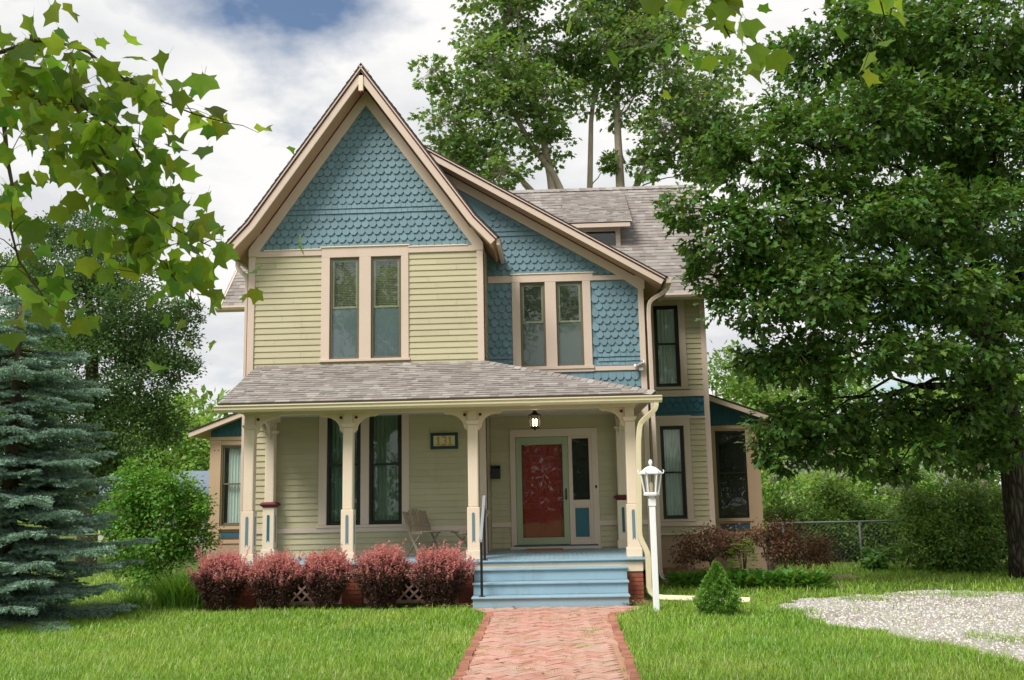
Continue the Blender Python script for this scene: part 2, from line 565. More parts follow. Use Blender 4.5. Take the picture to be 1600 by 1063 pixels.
def frames(d, n):
    """orthonormal frames (rows: side, axis, normal) for leaf axes d and rough normals n"""
    d = d / (np.linalg.norm(d, axis=1, keepdims=True) + 1e-9)
    s = np.cross(d, n)
    s = s / (np.linalg.norm(s, axis=1, keepdims=True) + 1e-9)
    return np.stack([s, d, np.cross(s, d)], 1)

T_DIAMOND = (np.array([(0, 0, 0), (0.30, 0.45, 0.06), (0, 1, -0.04), (-0.30, 0.45, 0.06)]), [(0, 1, 2), (0, 2, 3)])
T_OAK = (np.array([(0, 0, 0), (0.20, 0.22, 0.03), (0.12, 0.40, 0.0), (0.34, 0.62, 0.05), (0.16, 0.72, 0), (0, 1.0, -0.08), (-0.16, 0.72, 0), (-0.34, 0.62, 0.05), (-0.12, 0.40, 0), (-0.20, 0.22, 0.03)]),
         [(0, 1, 2), (0, 2, 8), (0, 8, 9), (2, 3, 4), (2, 4, 6), (2, 6, 8), (8, 6, 7), (4, 5, 6)])
T_PLANE = (np.array([(0, 0, 0), (0.42, 0.12, 0.08), (0.30, 0.42, 0.02), (0.40, 0.74, 0.06), (0.14, 0.64, 0), (0, 1, -0.08), (-0.14, 0.64, 0), (-0.40, 0.74, 0.06), (-0.30, 0.42, 0.02), (-0.42, 0.12, 0.08)]),
           [(0, 1, 2), (0, 2, 8), (0, 8, 9), (2, 3, 4), (2, 4, 6), (2, 6, 8), (8, 6, 7), (4, 5, 6)])
T_NEEDLE = (np.array([(-0.05, 0, 0), (0.05, 0, 0), (0, 1, 0.0)]), [(0, 1, 2)])
T_BLADE = (np.array([(-0.5, 0, 0), (0.5, 0, 0), (-0.38, 0.5, 0.06), (0.38, 0.5, 0.06), (0, 1.0, 0.30)]), [(0, 1, 3), (0, 3, 2), (2, 3, 4)])

def leaves(name, tmpl, P, D, N, S, mat, parent=None, wid=None):
    tv, tf = tmpl
    tf = np.array(tf)
    fr = frames(np.asarray(D, float), np.asarray(N, float))
    t = np.broadcast_to(tv, (len(P), *tv.shape)).copy()
    if wid is not None:
        t[:, :, 0] *= np.asarray(wid)[:, None]
    V = np.asarray(P)[:, None, :] + np.asarray(S)[:, None, None] * np.einsum('nij,njk->nik', t, fr)
    k = len(tv)
    F = (np.arange(len(P))[:, None, None] * k + tf[None]).reshape(-1, 3)
    return fast_mesh(name, V.reshape(-1, 3), F, mat, parent)

def unit(n):
    v = rng.normal(size=(n, 3))
    return v / np.linalg.norm(v, axis=1, keepdims=True)

def clump_points(clumps, dens, sub=9, squash=0.8, subr=0.34, zmin=None, gaps=0.0):
    """leaf positions and outward directions: each clump is a shell of smaller tufts with gaps between"""
    P, O, tips = [], [], []
    for c in clumps:
        ctr = np.array(c[:3], float)
        r = c[3]
        m = max(4, int(sub * (0.6 + r)))
        u = unit(m)
        rad = rng.uniform(0.45, 1.0, m) ** 0.6
        sc = ctr + u * rad[:, None] * r * np.array([1, 1, squash])
        tips += [(ctr, s) for s in sc]
        n = max(8, int(dens * r * r / m))
        for s, uu in zip(sc, u):
            if rng.random() < gaps:
                continue
            q = rng.normal(size=(n, 3)) * r * subr * np.array([1, 1, 0.62])
            P.append(s + q)
            O.append(q / (r * subr) * 0.7 + uu * 0.8)
    P, O = np.concatenate(P), np.concatenate(O)
    if zmin is not None:
        k = P[:, 2] > zmin
        P, O = P[k], O[k]
    return P, O, tips

def foliage(name, clumps, dens, tmpl, size, mat, parent, sub=9, squash=0.8, subr=0.34, up=0.9, droop=0.35, zmin=None, block=None, gaps=0.0):
    P, O, tips = clump_points(clumps, dens, sub, squash, subr, zmin, gaps)
    if block is not None:
        k = ~block(P)
        P, O = P[k], O[k]
    n = len(P)
    D = O * 0.7 + unit(n) * 0.8 + np.array([0, 0, -droop])
    N = unit(n) * 0.75 + O * 0.35 + np.array([0, 0, up])
    S = size * rng.uniform(0.65, 1.25, n)
    leaves(name, tmpl, P, D, N, S, mat, parent)
    return tips

def curve(a, b, sag=0.0, k=5, wob=0.06):
    a, b = Vector(a), Vector(b)
    L = (b - a).length
    pts = []
    for i in range(k + 1):
        t = i / k
        p = a.lerp(b, t)
        p.z += sag * L * math.sin(math.pi * t)
        if 0 < i < k:
            p += Vector([random.uniform(-wob, wob) * L for _ in range(3)])
        pts.append(p)
    return pts

def limbs(parent, trunk_pts, clumps, tips, r0, mat, twig_every=2, high=False):
    """a limb from the trunk to each clump; the thin twigs on to the tufts are one part"""
    tp = [Vector(p) for p in trunk_pts]
    for c in clumps:
        ctr = Vector(c[:3])
        if high:
            zt = max(3.4, ctr.z - 0.25 * (tp[0].xy - ctr.xy).length)
            zt = min(zt + random.uniform(-0.5, 0.7), tp[-1].z - 0.2)
            j = max(0, max(k for k, p in enumerate(tp) if p.z <= max(zt, tp[0].z)))
            j = min(j, len(tp) - 2)
            s = tp[j].lerp(tp[j + 1], (zt - tp[j].z) / (tp[j + 1].z - tp[j].z))
        else:
            cand = [p for p in tp if p.z < ctr.z + 0.3] or tp[:1]
            s = min(cand, key=lambda p: (p - ctr).length + 0.5 * abs(p.z - (ctr.z - 0.6 * (p.xy - ctr.xy).length)))
        q = curve(s, ctr, 0.08, 6, 0.04)
        rr = r0 * (0.5 + 0.5 * min(1.5, c[3]))
        MB().tube(q, [rr * (1 - 0.75 * i / 6) for i in range(7)], 6).build('limb', mat, parent, True)
    mb = MB()
    for i, (a, b) in enumerate(tips):
        if i % twig_every == 0:
            mb.tube(curve(a, b, 0.03, 3, 0.08), [r0 * 0.25, r0 * 0.18, r0 * 0.12, r0 * 0.05], 4)
    mb.build('twigs', mat, parent, True)['kind'] = 'stuff'

# ------------------------------------------------------------------ the house
YA, YB, YC, YP = 18.5, 19.6, 21.4, 16.9            # planes: gable front, shingled wall, side wing, porch posts
XL, XR = -5.90, -1.32                              # gable block corners
FL = 0.775                                         # porch floor
house = thing('house', 'two-storey Victorian house with blue shingled gable, olive clapboard siding and front porch', 'house', (-1.5, 21.0, G))

def wall(name, rect, y0, y1, holes, mat):
    x0, x1, z0, z1 = rect
    xs = sorted({x0, x1, *[h[0] for h in holes], *[h[1] for h in holes]})
    zs = sorted({z0, z1, *[h[2] for h in holes], *[h[3] for h in holes]})
    mb = MB()
    for a, b in zip(xs, xs[1:]):
        for c, d in zip(zs, zs[1:]):
            if not any(h[0] <= a and b <= h[1] and h[2] <= c and d <= h[3] for h in holes):
                mb.box(a, b, y0, y1, c, d)
    return mb.build(name, mat, house)

_cache = {}
def clapboards(parent, segs, Y, e0=0.115):
    for (x0, x1, z0, z1) in segs:
        n = max(1, round((z1 - z0) / e0))
        e = (z1 - z0) / n
        w = x1 - x0
        key = ('c', round(w, 3), round(e, 4))
        prof = [(-0.022, 0.0), (-0.022, 0.010), (-0.006, e + 0.004), (-0.001, e + 0.004), (-0.001, 0.0)]
        if key not in _cache:
            _cache[key] = MB().prism(prof, 0, w, 'x').mesh('clapboard', 'clap')
        for i in range(n):
            if w > 1.25 and i % 3 != 1:
                c_ = round(w * random.choice((0.3, 0.42, 0.58, 0.7)), 2)
                for q0, q1 in ((0, c_ - 0.002), (c_ + 0.001, w)):
                    k2 = ('c', round(q1 - q0, 3), round(e, 4))
                    if k2 not in _cache:
                        _cache[k2] = MB().prism(prof, 0, q1 - q0, 'x').mesh('clapboard', 'clap')
                    place('clapboard', _cache[k2], (x0 + q0, Y - random.uniform(0, 0.0015), z0 + i * e + random.uniform(-0.001, 0.001)), parent)
            else:
                place('clapboard', _cache[key], (x0, Y, z0 + i * e), parent)

def side_clapboards(parent, X, y0, y1, z0, z1, sgn, e0=0.115):
    """courses on a wall facing +x (sgn 1) or -x (sgn -1)"""
    n = max(1, round((z1 - z0) / e0))
    e = (z1 - z0) / n
    mb = MB()
    mb.prism([(sgn * 0.021, 0.0), (sgn * 0.021, 0.010), (sgn * 0.007, e + 0.004), (sgn * 0.001, e + 0.004), (sgn * 0.001, 0.0)], y0, y1, 'y')
    me = mb.mesh('clapboard', 'clap')
    for i in range(n):
        place('clapboard', me, (X, 0, z0 + i * e), parent)

SW, SE = 0.152, 0.1456
def shingle_mesh(kind, w=SW, e=SE, mat='blue'):
    key = ('s', kind, round(w, 3), round(e, 3), mat)
    if key in _cache:
        return _cache[key]
    h = w / 2 - 0.0025
    if kind == 'cut':
        poly = [(-h, 0.058), (-h * 0.46, 0.0), (h * 0.46, 0.0), (h, 0.058), (h, e + 0.03), (-h, e + 0.03)]
    else:
        poly = [(-h, 0.0), (h, 0.0), (h, e + 0.03), (-h, e + 0.03)]
    n = len(poly)
    fr = [(x, -0.036 + 0.028 * min(1, z / e), z) for x, z in poly]
    bk = [(x, -0.001, z) for x, z in poly]
    mb = MB()
    mb.poly(fr + bk, [tuple(range(n))] + [(i, i + n, (i + 1) % n + n, (i + 1) % n) for i in range(n)])
    _cache[key] = mb.mesh('shingle', mat)
    return _cache[key]

def shingles(parent, rows, xr, Y, inside, budget=None, mat='blue'):
    """rows: list of (z of butt, kind); returns the pieces that did not fit the budget as one part"""
    extra = MB()
    cnt = 0
    for k, (z, kind, e) in enumerate(rows):
        w = SW if kind == 'cut' else 0.115
        x = xr[0] - (w / 2 if k % 2 else 0) - (0 if kind == 'cut' else random.uniform(0, 0.05))
        while x < xr[1] + w:
            ww = w if kind == 'cut' else random.choice((0.09, 0.115, 0.14))
            cx = x + ww / 2
            x += ww
            if not inside(cx, z + e * 0.5):
                continue
            me = shingle_mesh(kind, ww, e, mat)
            dz = random.uniform(-0.003, 0.003)
            if budget is None or cnt < budget:
                place('shingle', me, (cx, Y - random.uniform(0, 0.003), z + dz), parent)
                cnt += 1
            else:
                b = len(extra.v)
                extra.v += [(v.co.x + cx, v.co.y + Y, v.co.z + z + dz) for v in me.vertices]
                extra.f += [tuple(b + i for i in p.vertices) for p in me.polygons]
    if extra.v:
        o = extra.build('shingle_field', mat, parent)
        o['kind'] = 'stuff'
    return cnt

def boards(parent, name, mat, *bs, bevel=0.004):
    for b in bs:
        MB().box(*b).build(name, mat, parent, bevel=bevel)

def drape(name, mat, x0, x1, z0, z1, Y, parent, amp=0.02, n=44, waves=7):
    V, F = [], []
    ph = random.uniform(0, 6)
    for i in range(n + 1):
        t = i / n
        y = Y + amp * math.sin(ph + t * waves * 6.283 + 0.8 * math.sin(t * 9)) + random.uniform(-0.002, 0.002)
        x = x0 + (x1 - x0) * t
        V += [(x, y, z0), (x, y + 0.004, z1)]
    for i in range(n):
        F.append((2 * i, 2 * i + 2, 2 * i + 3, 2 * i + 1))
    mb = MB()
    mb.v, mb.f = V, F
    return mb.build(name, mat, parent, True)

def window(x0, x1, z0, z1, Y, zm, mat='sash', top=None, bot=None, room='room', fw=0.045, rail=None):
    """double-hung window in an opening of the wall at plane Y: frame, two sashes, panes and what hangs behind"""
    mb = MB()
    for a in ((x0, x0 + fw, z0, z1), (x1 - fw, x1, z0, z1), (x0 + fw, x1 - fw, z1 - fw, z1), (x0 + fw, x1 - fw, z0, z0 + fw * 0.8)):
        mb.box(a[0], a[1], Y - 0.004, Y + 0.075, a[2], a[3])
    w = mb.build('window', mat, house, bevel=0.004)
    a0, a1 = x0 + fw, x1 - fw
    sw = 0.034
    for nm, c0, c1, y in (('upper_sash', zm - 0.012, z1 - fw, Y + 0.018), ('lower_sash', z0 + fw * 0.8, zm + 0.022, Y + 0.044)):
        s = MB()
        s.box(a0, a0 + sw, y, y + 0.025, c0, c1)
        s.box(a1 - sw, a1, y, y + 0.025, c0, c1)
        s.box(a0 + sw, a1 - sw, y, y + 0.025, c1 - sw, c1)
        s.box(a0 + sw, a1 - sw, y, y + 0.025, c0, c0 + sw * 1.15)
        s.build(nm, rail or mat, w, bevel=0.003)
        MB().box(a0 + sw - 0.004, a1 - sw + 0.004, y + 0.010, y + 0.014, c0 + sw - 0.004, c1 - sw + 0.004).build('pane', 'glass', w)
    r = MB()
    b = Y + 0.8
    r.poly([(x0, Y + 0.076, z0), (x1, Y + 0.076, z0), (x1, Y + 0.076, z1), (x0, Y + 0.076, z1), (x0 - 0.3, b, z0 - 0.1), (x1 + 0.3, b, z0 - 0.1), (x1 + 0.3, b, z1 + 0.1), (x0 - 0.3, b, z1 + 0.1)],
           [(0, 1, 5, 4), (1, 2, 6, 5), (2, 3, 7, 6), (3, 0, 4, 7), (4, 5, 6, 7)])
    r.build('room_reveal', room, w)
    for cfg, c0, c1 in ((top, zm, z1), (bot, z0, zm)):
        if cfg is None:
            continue
        kind, m = cfg[0], cfg[1]
        if kind == 'screen':
            MB().box(a0 + 0.002, a1 - 0.002, Y + 0.030, Y + 0.033, c0 + 0.03, c1 - 0.02).build('insect_screen', m, w)
            MB().box(a0 + 0.001, a1 - 0.001, Y + 0.006, Y + 0.009, z0 + fw * 0.8, z1 - fw).build('storm_pane', 'glass', w)
        elif kind == 'flat':
            MB().box(a0 - 0.02, a1 + 0.02, Y + 0.085, Y + 0.092, c0 - 0.02, c1 + 0.02).build('blind', m, w)
        elif kind == 'slats':
            k = int((c1 - c0) / 0.035)
            s = MB()
            for i in range(k):
                z = c0 + i * 0.035
                s.poly([(a0, Y + 0.085, z), (a1, Y + 0.085, z), (a1, Y + 0.105, z + 0.034), (a0, Y + 0.105, z + 0.034)], [(0, 1, 2, 3)])
            s.build('blind', m, w)
        elif kind == 'drape':
            drape('curtain', m, a0 - 0.02 + cfg[2] * (a1 - a0), a0 + 0.02 + cfg[3] * (a1 - a0), c0 - 0.03, c1 + 0.03, Y + 0.14, w)
    return w

# --- gable block front wall (A)
WA_UP = [(-4.31, -3.73, 4.49, 6.50), (-3.50, -2.91, 4.49, 6.50)]
WA_LO = [(-4.335, -3.69, 1.345, 3.52), (-3.53, -2.905, 1.345, 3.52)]
gw = wall('gable_wall', (XL + 0.01, XR - 0.01, 0.35, 6.70), YA, YA + 0.12, WA_UP + WA_LO, 'clap')
clapboards(gw, [(-5.79, -4.47, 4.20, 6.55), (-2.77, -1.43, 4.20, 6.55),
                (-5.79, -4.485, 1.30, 3.72), (-2.775, -1.43, 1.30, 3.72), (-5.79, -1.43, 0.80, 1.21)], YA)
boards(gw, 'trim_board', 'trim',
       (-5.79, -4.475, YA - 0.040, YA - 0.001, 6.553, 6.665), (-2.765, -1.43, YA - 0.040, YA - 0.001, 6.553, 6.665),      # band
       (-4.475, -2.765, YA - 0.040, YA - 0.001, 6.502, 6.700),                                                          # window head
       (-4.475, -4.311, YA - 0.042, YA - 0.001, 4.49, 6.501), (-3.729, -3.501, YA - 0.042, YA - 0.001, 4.49, 6.501), (-2.909, -2.765, YA - 0.042, YA - 0.001, 4.49, 6.501),
       (-4.50, -2.74, YA - 0.060, YA - 0.001, 4.44, 4.489),
       (-4.49, -4.336, YA - 0.042, YA - 0.001, 1.345, 3.72), (-3.689, -3.531, YA - 0.042, YA - 0.001, 1.345, 3.72), (-2.904, -2.765, YA - 0.042, YA - 0.001, 1.345, 3.72),
       (-4.335, -3.69, YA - 0.042, YA - 0.001, 3.521, 3.72), (-3.53, -2.905, YA - 0.042, YA - 0.001, 3.521, 3.72),
       (-4.52, -2.735, YA - 0.062, YA - 0.001, 1.30, 1.344),
       (-5.79, -1.43, YA - 0.040, YA - 0.001, 1.212, 1.299),                                                            # low belt
       (XL - 0.02, -5.79, YA - 0.042, YA - 0.001, 0.55, 6.56), (-1.43, XR + 0.012, YA - 0.042, YA + 0.075, 0.78, 6.56))   # corners
boards(gw, 'water_table', 'trim', (XL - 0.02, XR, YA - 0.05, YA - 0.002, 0.70, 0.80))
boards(gw, 'corner_bead', 'maroon', (XR + 0.012, XR + 0.026, YA + 0.028, YA + 0.078, 0.80, 6.50), (XL - 0.036, XL - 0.020, YA - 0.03, YA + 0.02, 0.60, 6.40))
boards(gw, 'gable_ledge', 'cream', (-5.62, -4.475, YA - 0.055, YA - 0.001, 6.666, 6.690), (-2.765, -1.60, YA - 0.055, YA - 0.001, 6.666, 6.690), (-4.50, -2.74, YA - 0.062, YA - 0.001, 6.701, 6.722))
GX = -3.612
_rows = []
z = 6.66
for i in range(32):
    if 5 <= i <= 6:
        _rows.append((z, 'square', 0.10)); z += 0.10
    else:
        _rows.append((z, 'cut', SE)); z += SE
MB().prism([(XL + 0.02, 6.701), (XR - 0.02, 6.701), (XR - 0.02, 6.95), (GX, 9.95), (XL + 0.02, 6.95)], YA, YA + 0.12).build('gable_backing', 'blue', gw)
n_gable = shingles(gw, _rows, (-5.75, -1.45), YA, lambda x, z: z < 9.62 - 1.405 * (abs(x - GX) - 0.10) and z > 6.69, 300)

for (a, b, c, d) in WA_UP:
    window(a, b, c, d, YA, 5.50, 'sash', ('slats', 'blind'), ('screen', 'screen'), rail='sashlight')
for i, (a, b, c, d) in enumerate(WA_LO):
    window(a, b, c, d, YA, 2.46, 'darksash', ('drape', 'gcurtain', 0.05, 0.95), ('drape', 'gcurtain', 0.05, 0.95))

# side walls of the gable block
sw_ = MB().box(XR - 0.12, XR, YA + 0.12, YB + 0.1, 0.6, 6.75).build('side_wall', 'clap', house)
side_clapboards(sw_, XR, YA + 0.08, YB, 0.80, 6.72, 1)
sw2 = MB().box(XL, XL + 0.12, YA + 0.12, 21.6, 0.3, 6.75).build('side_wall', 'clap', house)
side_clapboards(sw2, XL, YA + 0.02, 21.4, 0.80, 6.72, -1)

# --- shingled wall (B) above, entrance wall below
WB = [(-0.64, -0.13, 4.39, 6.13), (0.095, 0.635, 4.39, 6.13)]
DOOR = (-0.80, 0.72, FL + 0.03, 2.975)
bw = wall('shingled_wall', (XR, 1.86, 3.3, 6.15), YB, YB + 0.12, WB, 'blue')
_inB = lambda x, z: XR < x < 1.78 and not (-0.78 < x < 0.84 and 4.3 < z < 6.3) and not (4.28 < z < 4.37 and x > -0.8) and not (6.13 < z < 6.25) and z < 6.37 + 0.62 * (1.30 - x) + 0.12
_rb = []
z = 3.50
while z < 8.75:
    k = 'cut'
    e = SE
    if 4.37 <= z < 4.62:
        k, e = 'square', 0.092
    elif 7.05 < z < 7.23:
        k, e = 'square', 0.10
    _rb.append((z, k, e))
    z += e
MB().prism([(XR - 1.6, 6.151), (1.86, 6.151), (1.86, 6.2), (-2.9, 9.05)], YB, YB + 0.12).build('gable_backing', 'blue', bw)
shingles(bw, _rb, (XR, 1.80), YB, _inB, 300)
boards(bw, 'trim_board', 'trim',
       (XR + 0.026, -0.805, YB - 0.044, YB - 0.001, 6.135, 6.255), (0.855, 1.78, YB - 0.044, YB - 0.001, 6.135, 6.235),
       (-0.805, 0.855, YB - 0.048, YB - 0.001, 6.131, 6.290),
       (-0.805, -0.641, YB - 0.046, YB - 0.001, 4.39, 6.130), (-0.129, 0.094, YB - 0.046, YB - 0.001, 4.39, 6.130), (0.636, 0.80, YB - 0.046, YB - 0.001, 4.39, 6.130),
       (-0.83, 0.83, YB - 0.065, YB - 0.001, 4.325, 4.389), (0.83, 1.76, YB - 0.036, YB - 0.001, 4.275, 4.365), (-0.83, 0.829, YB - 0.044, YB - 0.001, 4.265, 4.322),
       (1.76, 1.875, YB - 0.042, YB + 0.06, 3.35, 6.13))
boards(bw, 'trim_cap', 'cream', (-0.83, 0.88, YB - 0.066, YB - 0.001, 6.291, 6.312), (XR + 0.026, -0.83, YB - 0.052, YB - 0.001, 6.256, 6.274))
boards(bw, 'corner_bead', 'maroon', (1.875, 1.889, YB - 0.02, YB + 0.03, 0.8, 6.05))
for (a, b, c, d) in WB:
    window(a, b, c, d, YB, 5.30, 'sash', None, ('screen', 'darkscreen'), rail='sashlight')

ew = wall('entrance_wall', (XR, 1.86, 0.35, 3.72), YB + 0.002, YB + 0.12, [(-0.80, 0.25, DOOR[2], 2.975), (0.33, 0.66, 1.72, 2.93)], 'clap')
clapboards(ew, [(XR + 0.03, -0.905, 1.31, 3.72), (0.84, 1.77, 1.31, 3.72), (-0.905, 0.84, 3.135, 3.72), (XR + 0.03, -0.905, 0.80, 1.21), (0.84, 1.77, 0.80, 1.21)], YB)
boards(ew, 'trim_board', 'trim', (XR + 0.03, -0.905, YB - 0.040, YB - 0.001, 1.212, 1.309), (0.84, 1.77, YB - 0.040, YB - 0.001, 1.212, 1.309), (1.77, 1.874, YB - 0.040, YB + 0.058, 0.55, 3.348))
# door surround
boards(ew, 'door_casing', 'trim', (-0.905, -0.80, YB - 0.045, YB - 0.001, FL + 0.03, 3.13), (0.72, 0.84, YB - 0.045, YB - 0.001, FL + 0.03, 3.13), (-0.80, 0.72, YB - 0.045, YB - 0.001, 2.977, 3.13),
       (0.252, 0.329, YB - 0.040, YB + 0.05, FL + 0.06, 2.975), (0.66, 0.719, YB - 0.040, YB + 0.05, FL + 0.06, 2.975),
       (0.33, 0.659, YB - 0.038, YB + 0.05, 1.60, 1.72), (0.33, 0.659, YB - 0.038, YB + 0.05, 2.93, 2.976), (0.33, 0.659, YB - 0.038, YB + 0.05, FL + 0.06, 0.96))
boards(ew, 'sidelight_panel', 'teal', (0.36, 0.63, YB - 0.028, YB + 0.001, 1.0, 1.56))
boards(ew, 'sidelight_rail', 'trim', (0.33, 0.359, YB - 0.036, YB + 0.001, 0.961, 1.599), (0.631, 0.659, YB - 0.036, YB + 0.001, 0.961, 1.599), (0.36, 0.63, YB - 0.036, YB + 0.001, 1.561, 1.599), (0.36, 0.63, YB - 0.036, YB + 0.001, 0.961, 0.999))
MB().box(0.33, 0.66, YB + 0.012, YB + 0.018, 1.72, 2.93).build('sidelight_pane', 'glass', ew)
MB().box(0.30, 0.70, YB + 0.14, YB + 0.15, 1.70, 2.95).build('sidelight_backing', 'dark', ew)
boards(ew, 'threshold', 'trim', (-0.93, 0.86, YB - 0.075, YB - 0.001, FL + 0.001, FL + 0.06))
boards(ew, 'sill', 'teal', (-0.86, 0.79, YB - 0.095, YB - 0.046, FL + 0.061, FL + 0.085))
# red door behind a storm door
rd = MB().box(-0.76, 0.22, YB + 0.070, YB + 0.11, FL + 0.05, 2.96).build('door', 'red', house)
for (a, b, c, d) in ((-0.64, -0.33, 1.0, 1.55), (-0.23, 0.08, 1.0, 1.55), (-0.64, -0.33, 1.68, 2.5), (-0.23, 0.08, 1.68, 2.5), (-0.64, 0.08, 2.6, 2.85)):
    f = MB()
    f.box(a, b, YB + 0.058, YB + 0.0695, c, d)
    f.build('door_panel', 'red', rd, bevel=0.010)
MB().lathe([(0.0, -0.03), (0.028, -0.02), (0.03, 0.0), (0.022, 0.02), (0.0, 0.03)], (0.17, YB + 0.035, 1.78), 10).build('knob', 'brass', rd, True)
sd = MB()
for b in ((-0.795, -0.68, FL + 0.09, 2.97), (0.135, 0.248, FL + 0.09, 2.97), (-0.68, 0.135, 2.82, 2.97), (-0.68, 0.135, FL + 0.09, 1.0)):
    sd.box(b[0], b[1], YB - 0.030, YB + 0.012, b[2], b[3])
sdo = sd.build('storm_door', 'sage', house, bevel=0.006)
MB().box(-0.69, 0.145, YB - 0.012, YB - 0.007, 0.99, 2.83).build('pane', 'glass', sdo)
hd = MB()
hd.box(0.175, 0.205, YB - 0.040, YB - 0.029, 1.72, 1.95)
hd.tube([(0.19, YB - 0.04, 1.76), (0.19, YB - 0.085, 1.78), (0.19, YB - 0.085, 1.89), (0.19, YB - 0.04, 1.91)], 0.010, 6)
hd.build('handle', 'black', sdo)

# --- side wing (C), main body behind
WC = [(2.245, 2.785, 4.11, 5.91), (2.28, 2.79, 1.26, 3.25)]
cw = wall('wing_wall', (1.80, 3.36, 0.95, 6.2), YC, YC + 0.12, WC, 'clap')
clapboards(cw, [(2.935, 3.26, 4.03, 6.08), (2.935, 3.26, 1.20, 3.40), (1.95, 3.26, 0.97, 1.10), (1.90, 2.11, 1.2, 6.0)], YC)
boards(cw, 'trim_board', 'trim',
       (3.26, 3.375, YC - 0.042, YC + 0.05, 0.90, 6.12), (2.785, 2.93, YC - 0.044, YC - 0.001, 4.09, 6.08), (2.11, 2.244, YC - 0.044, YC - 0.001, 4.09, 6.08), (2.244, 2.785, YC - 0.044, YC - 0.001, 5.912, 6.08),
       (2.08, 2.97, YC - 0.055, YC - 0.001, 4.045, 4.089), (1.95, 3.26, YC - 0.042, YC - 0.001, 3.885, 4.02),
       (2.791, 2.93, YC - 0.044, YC - 0.001, 1.24, 3.40), (2.11, 2.279, YC - 0.044, YC - 0.001, 1.24, 3.40), (2.08, 2.96, YC - 0.040, YC - 0.001, 3.401, 3.47), (2.279, 2.791, YC - 0.044, YC - 0.001, 3.252, 3.400), (2.961, 3.26, YC - 0.034, YC - 0.001, 3.40, 3.455),
       (2.08, 2.97, YC - 0.055, YC - 0.001, 1.205, 1.239), (1.95, 3.26, YC - 0.042, YC - 0.001, 1.105, 1.199), (1.9, 3.30, YC - 0.045, YC - 0.001, 0.925, 0.968))
_rc = [(3.46, 'square', 0.085), (3.545, 'square', 0.085), (3.62, 'cut', 0.13), (3.745, 'cut', 0.14)]
MB().box(1.9, 3.259, YC - 0.006, YC - 0.001, 3.456, 3.884).build('shingle_backing', 'teal', cw)
shingles(cw, _rc, (1.97, 3.26), YC, lambda x, z: 1.9 < x < 3.25, None, 'teal')
window(*WC[0], YC, 5.05, 'darksash', ('drape', 'curtain', 0.0, 1.0), ('drape', 'curtain', 0.0, 1.0))
window(*WC[1], YC, 2.24, 'darksash', ('drape', 'curtain', 0.05, 1.0), ('drape', 'curtain', 0.0, 1.0))
fd = MB().box(1.85, 3.34, YC + 0.01, YC + 0.15, 0.0, 0.925).build('foundation', 'found', house)
MB().prism([(3.34, 6.1), (3.34, 9.5)], 0, 1) if False else None
for k in range(5):
    w = 0.28 + 0.04 * (k % 2)
    MB().box(1.9 + k * 0.30, 1.9 + k * 0.30 + w - 0.02, YC - 0.03, YC + 0.009, 0.02, 0.22 + 0.03 * (k % 3)).build('stone', 'stone', fd, bevel=0.02)
MB().box(3.20, 3.36, YC + 0.12, 27.6, 0.0, 6.15).build('side_wall', 'clap', house)
MB().box(1.80, 1.86, YB + 0.12, YC, 0.3, 6.1).build('side_wall', 'clap', house)
MB().box(-6.85, 3.2, 27.5, 27.6, 0.0, 6.15).build('rear_wall', 'clap', house)
MB().box(-6.85, -6.70, 21.4, 27.5, 0.0, 6.15).build('side_wall', 'clap', house)
MB().box(-6.70, XL + 0.11, 21.4, 21.5, 0.0, 6.15).build('front_return_wall', 'clap', house)
for X in (3.21, -6.84):
    MB().prism([(21.4, 6.151), (27.6, 6.151), (24.52, 9.3)], X, X + 0.14, 'x').build('gable_end_wall', 'clap', house)

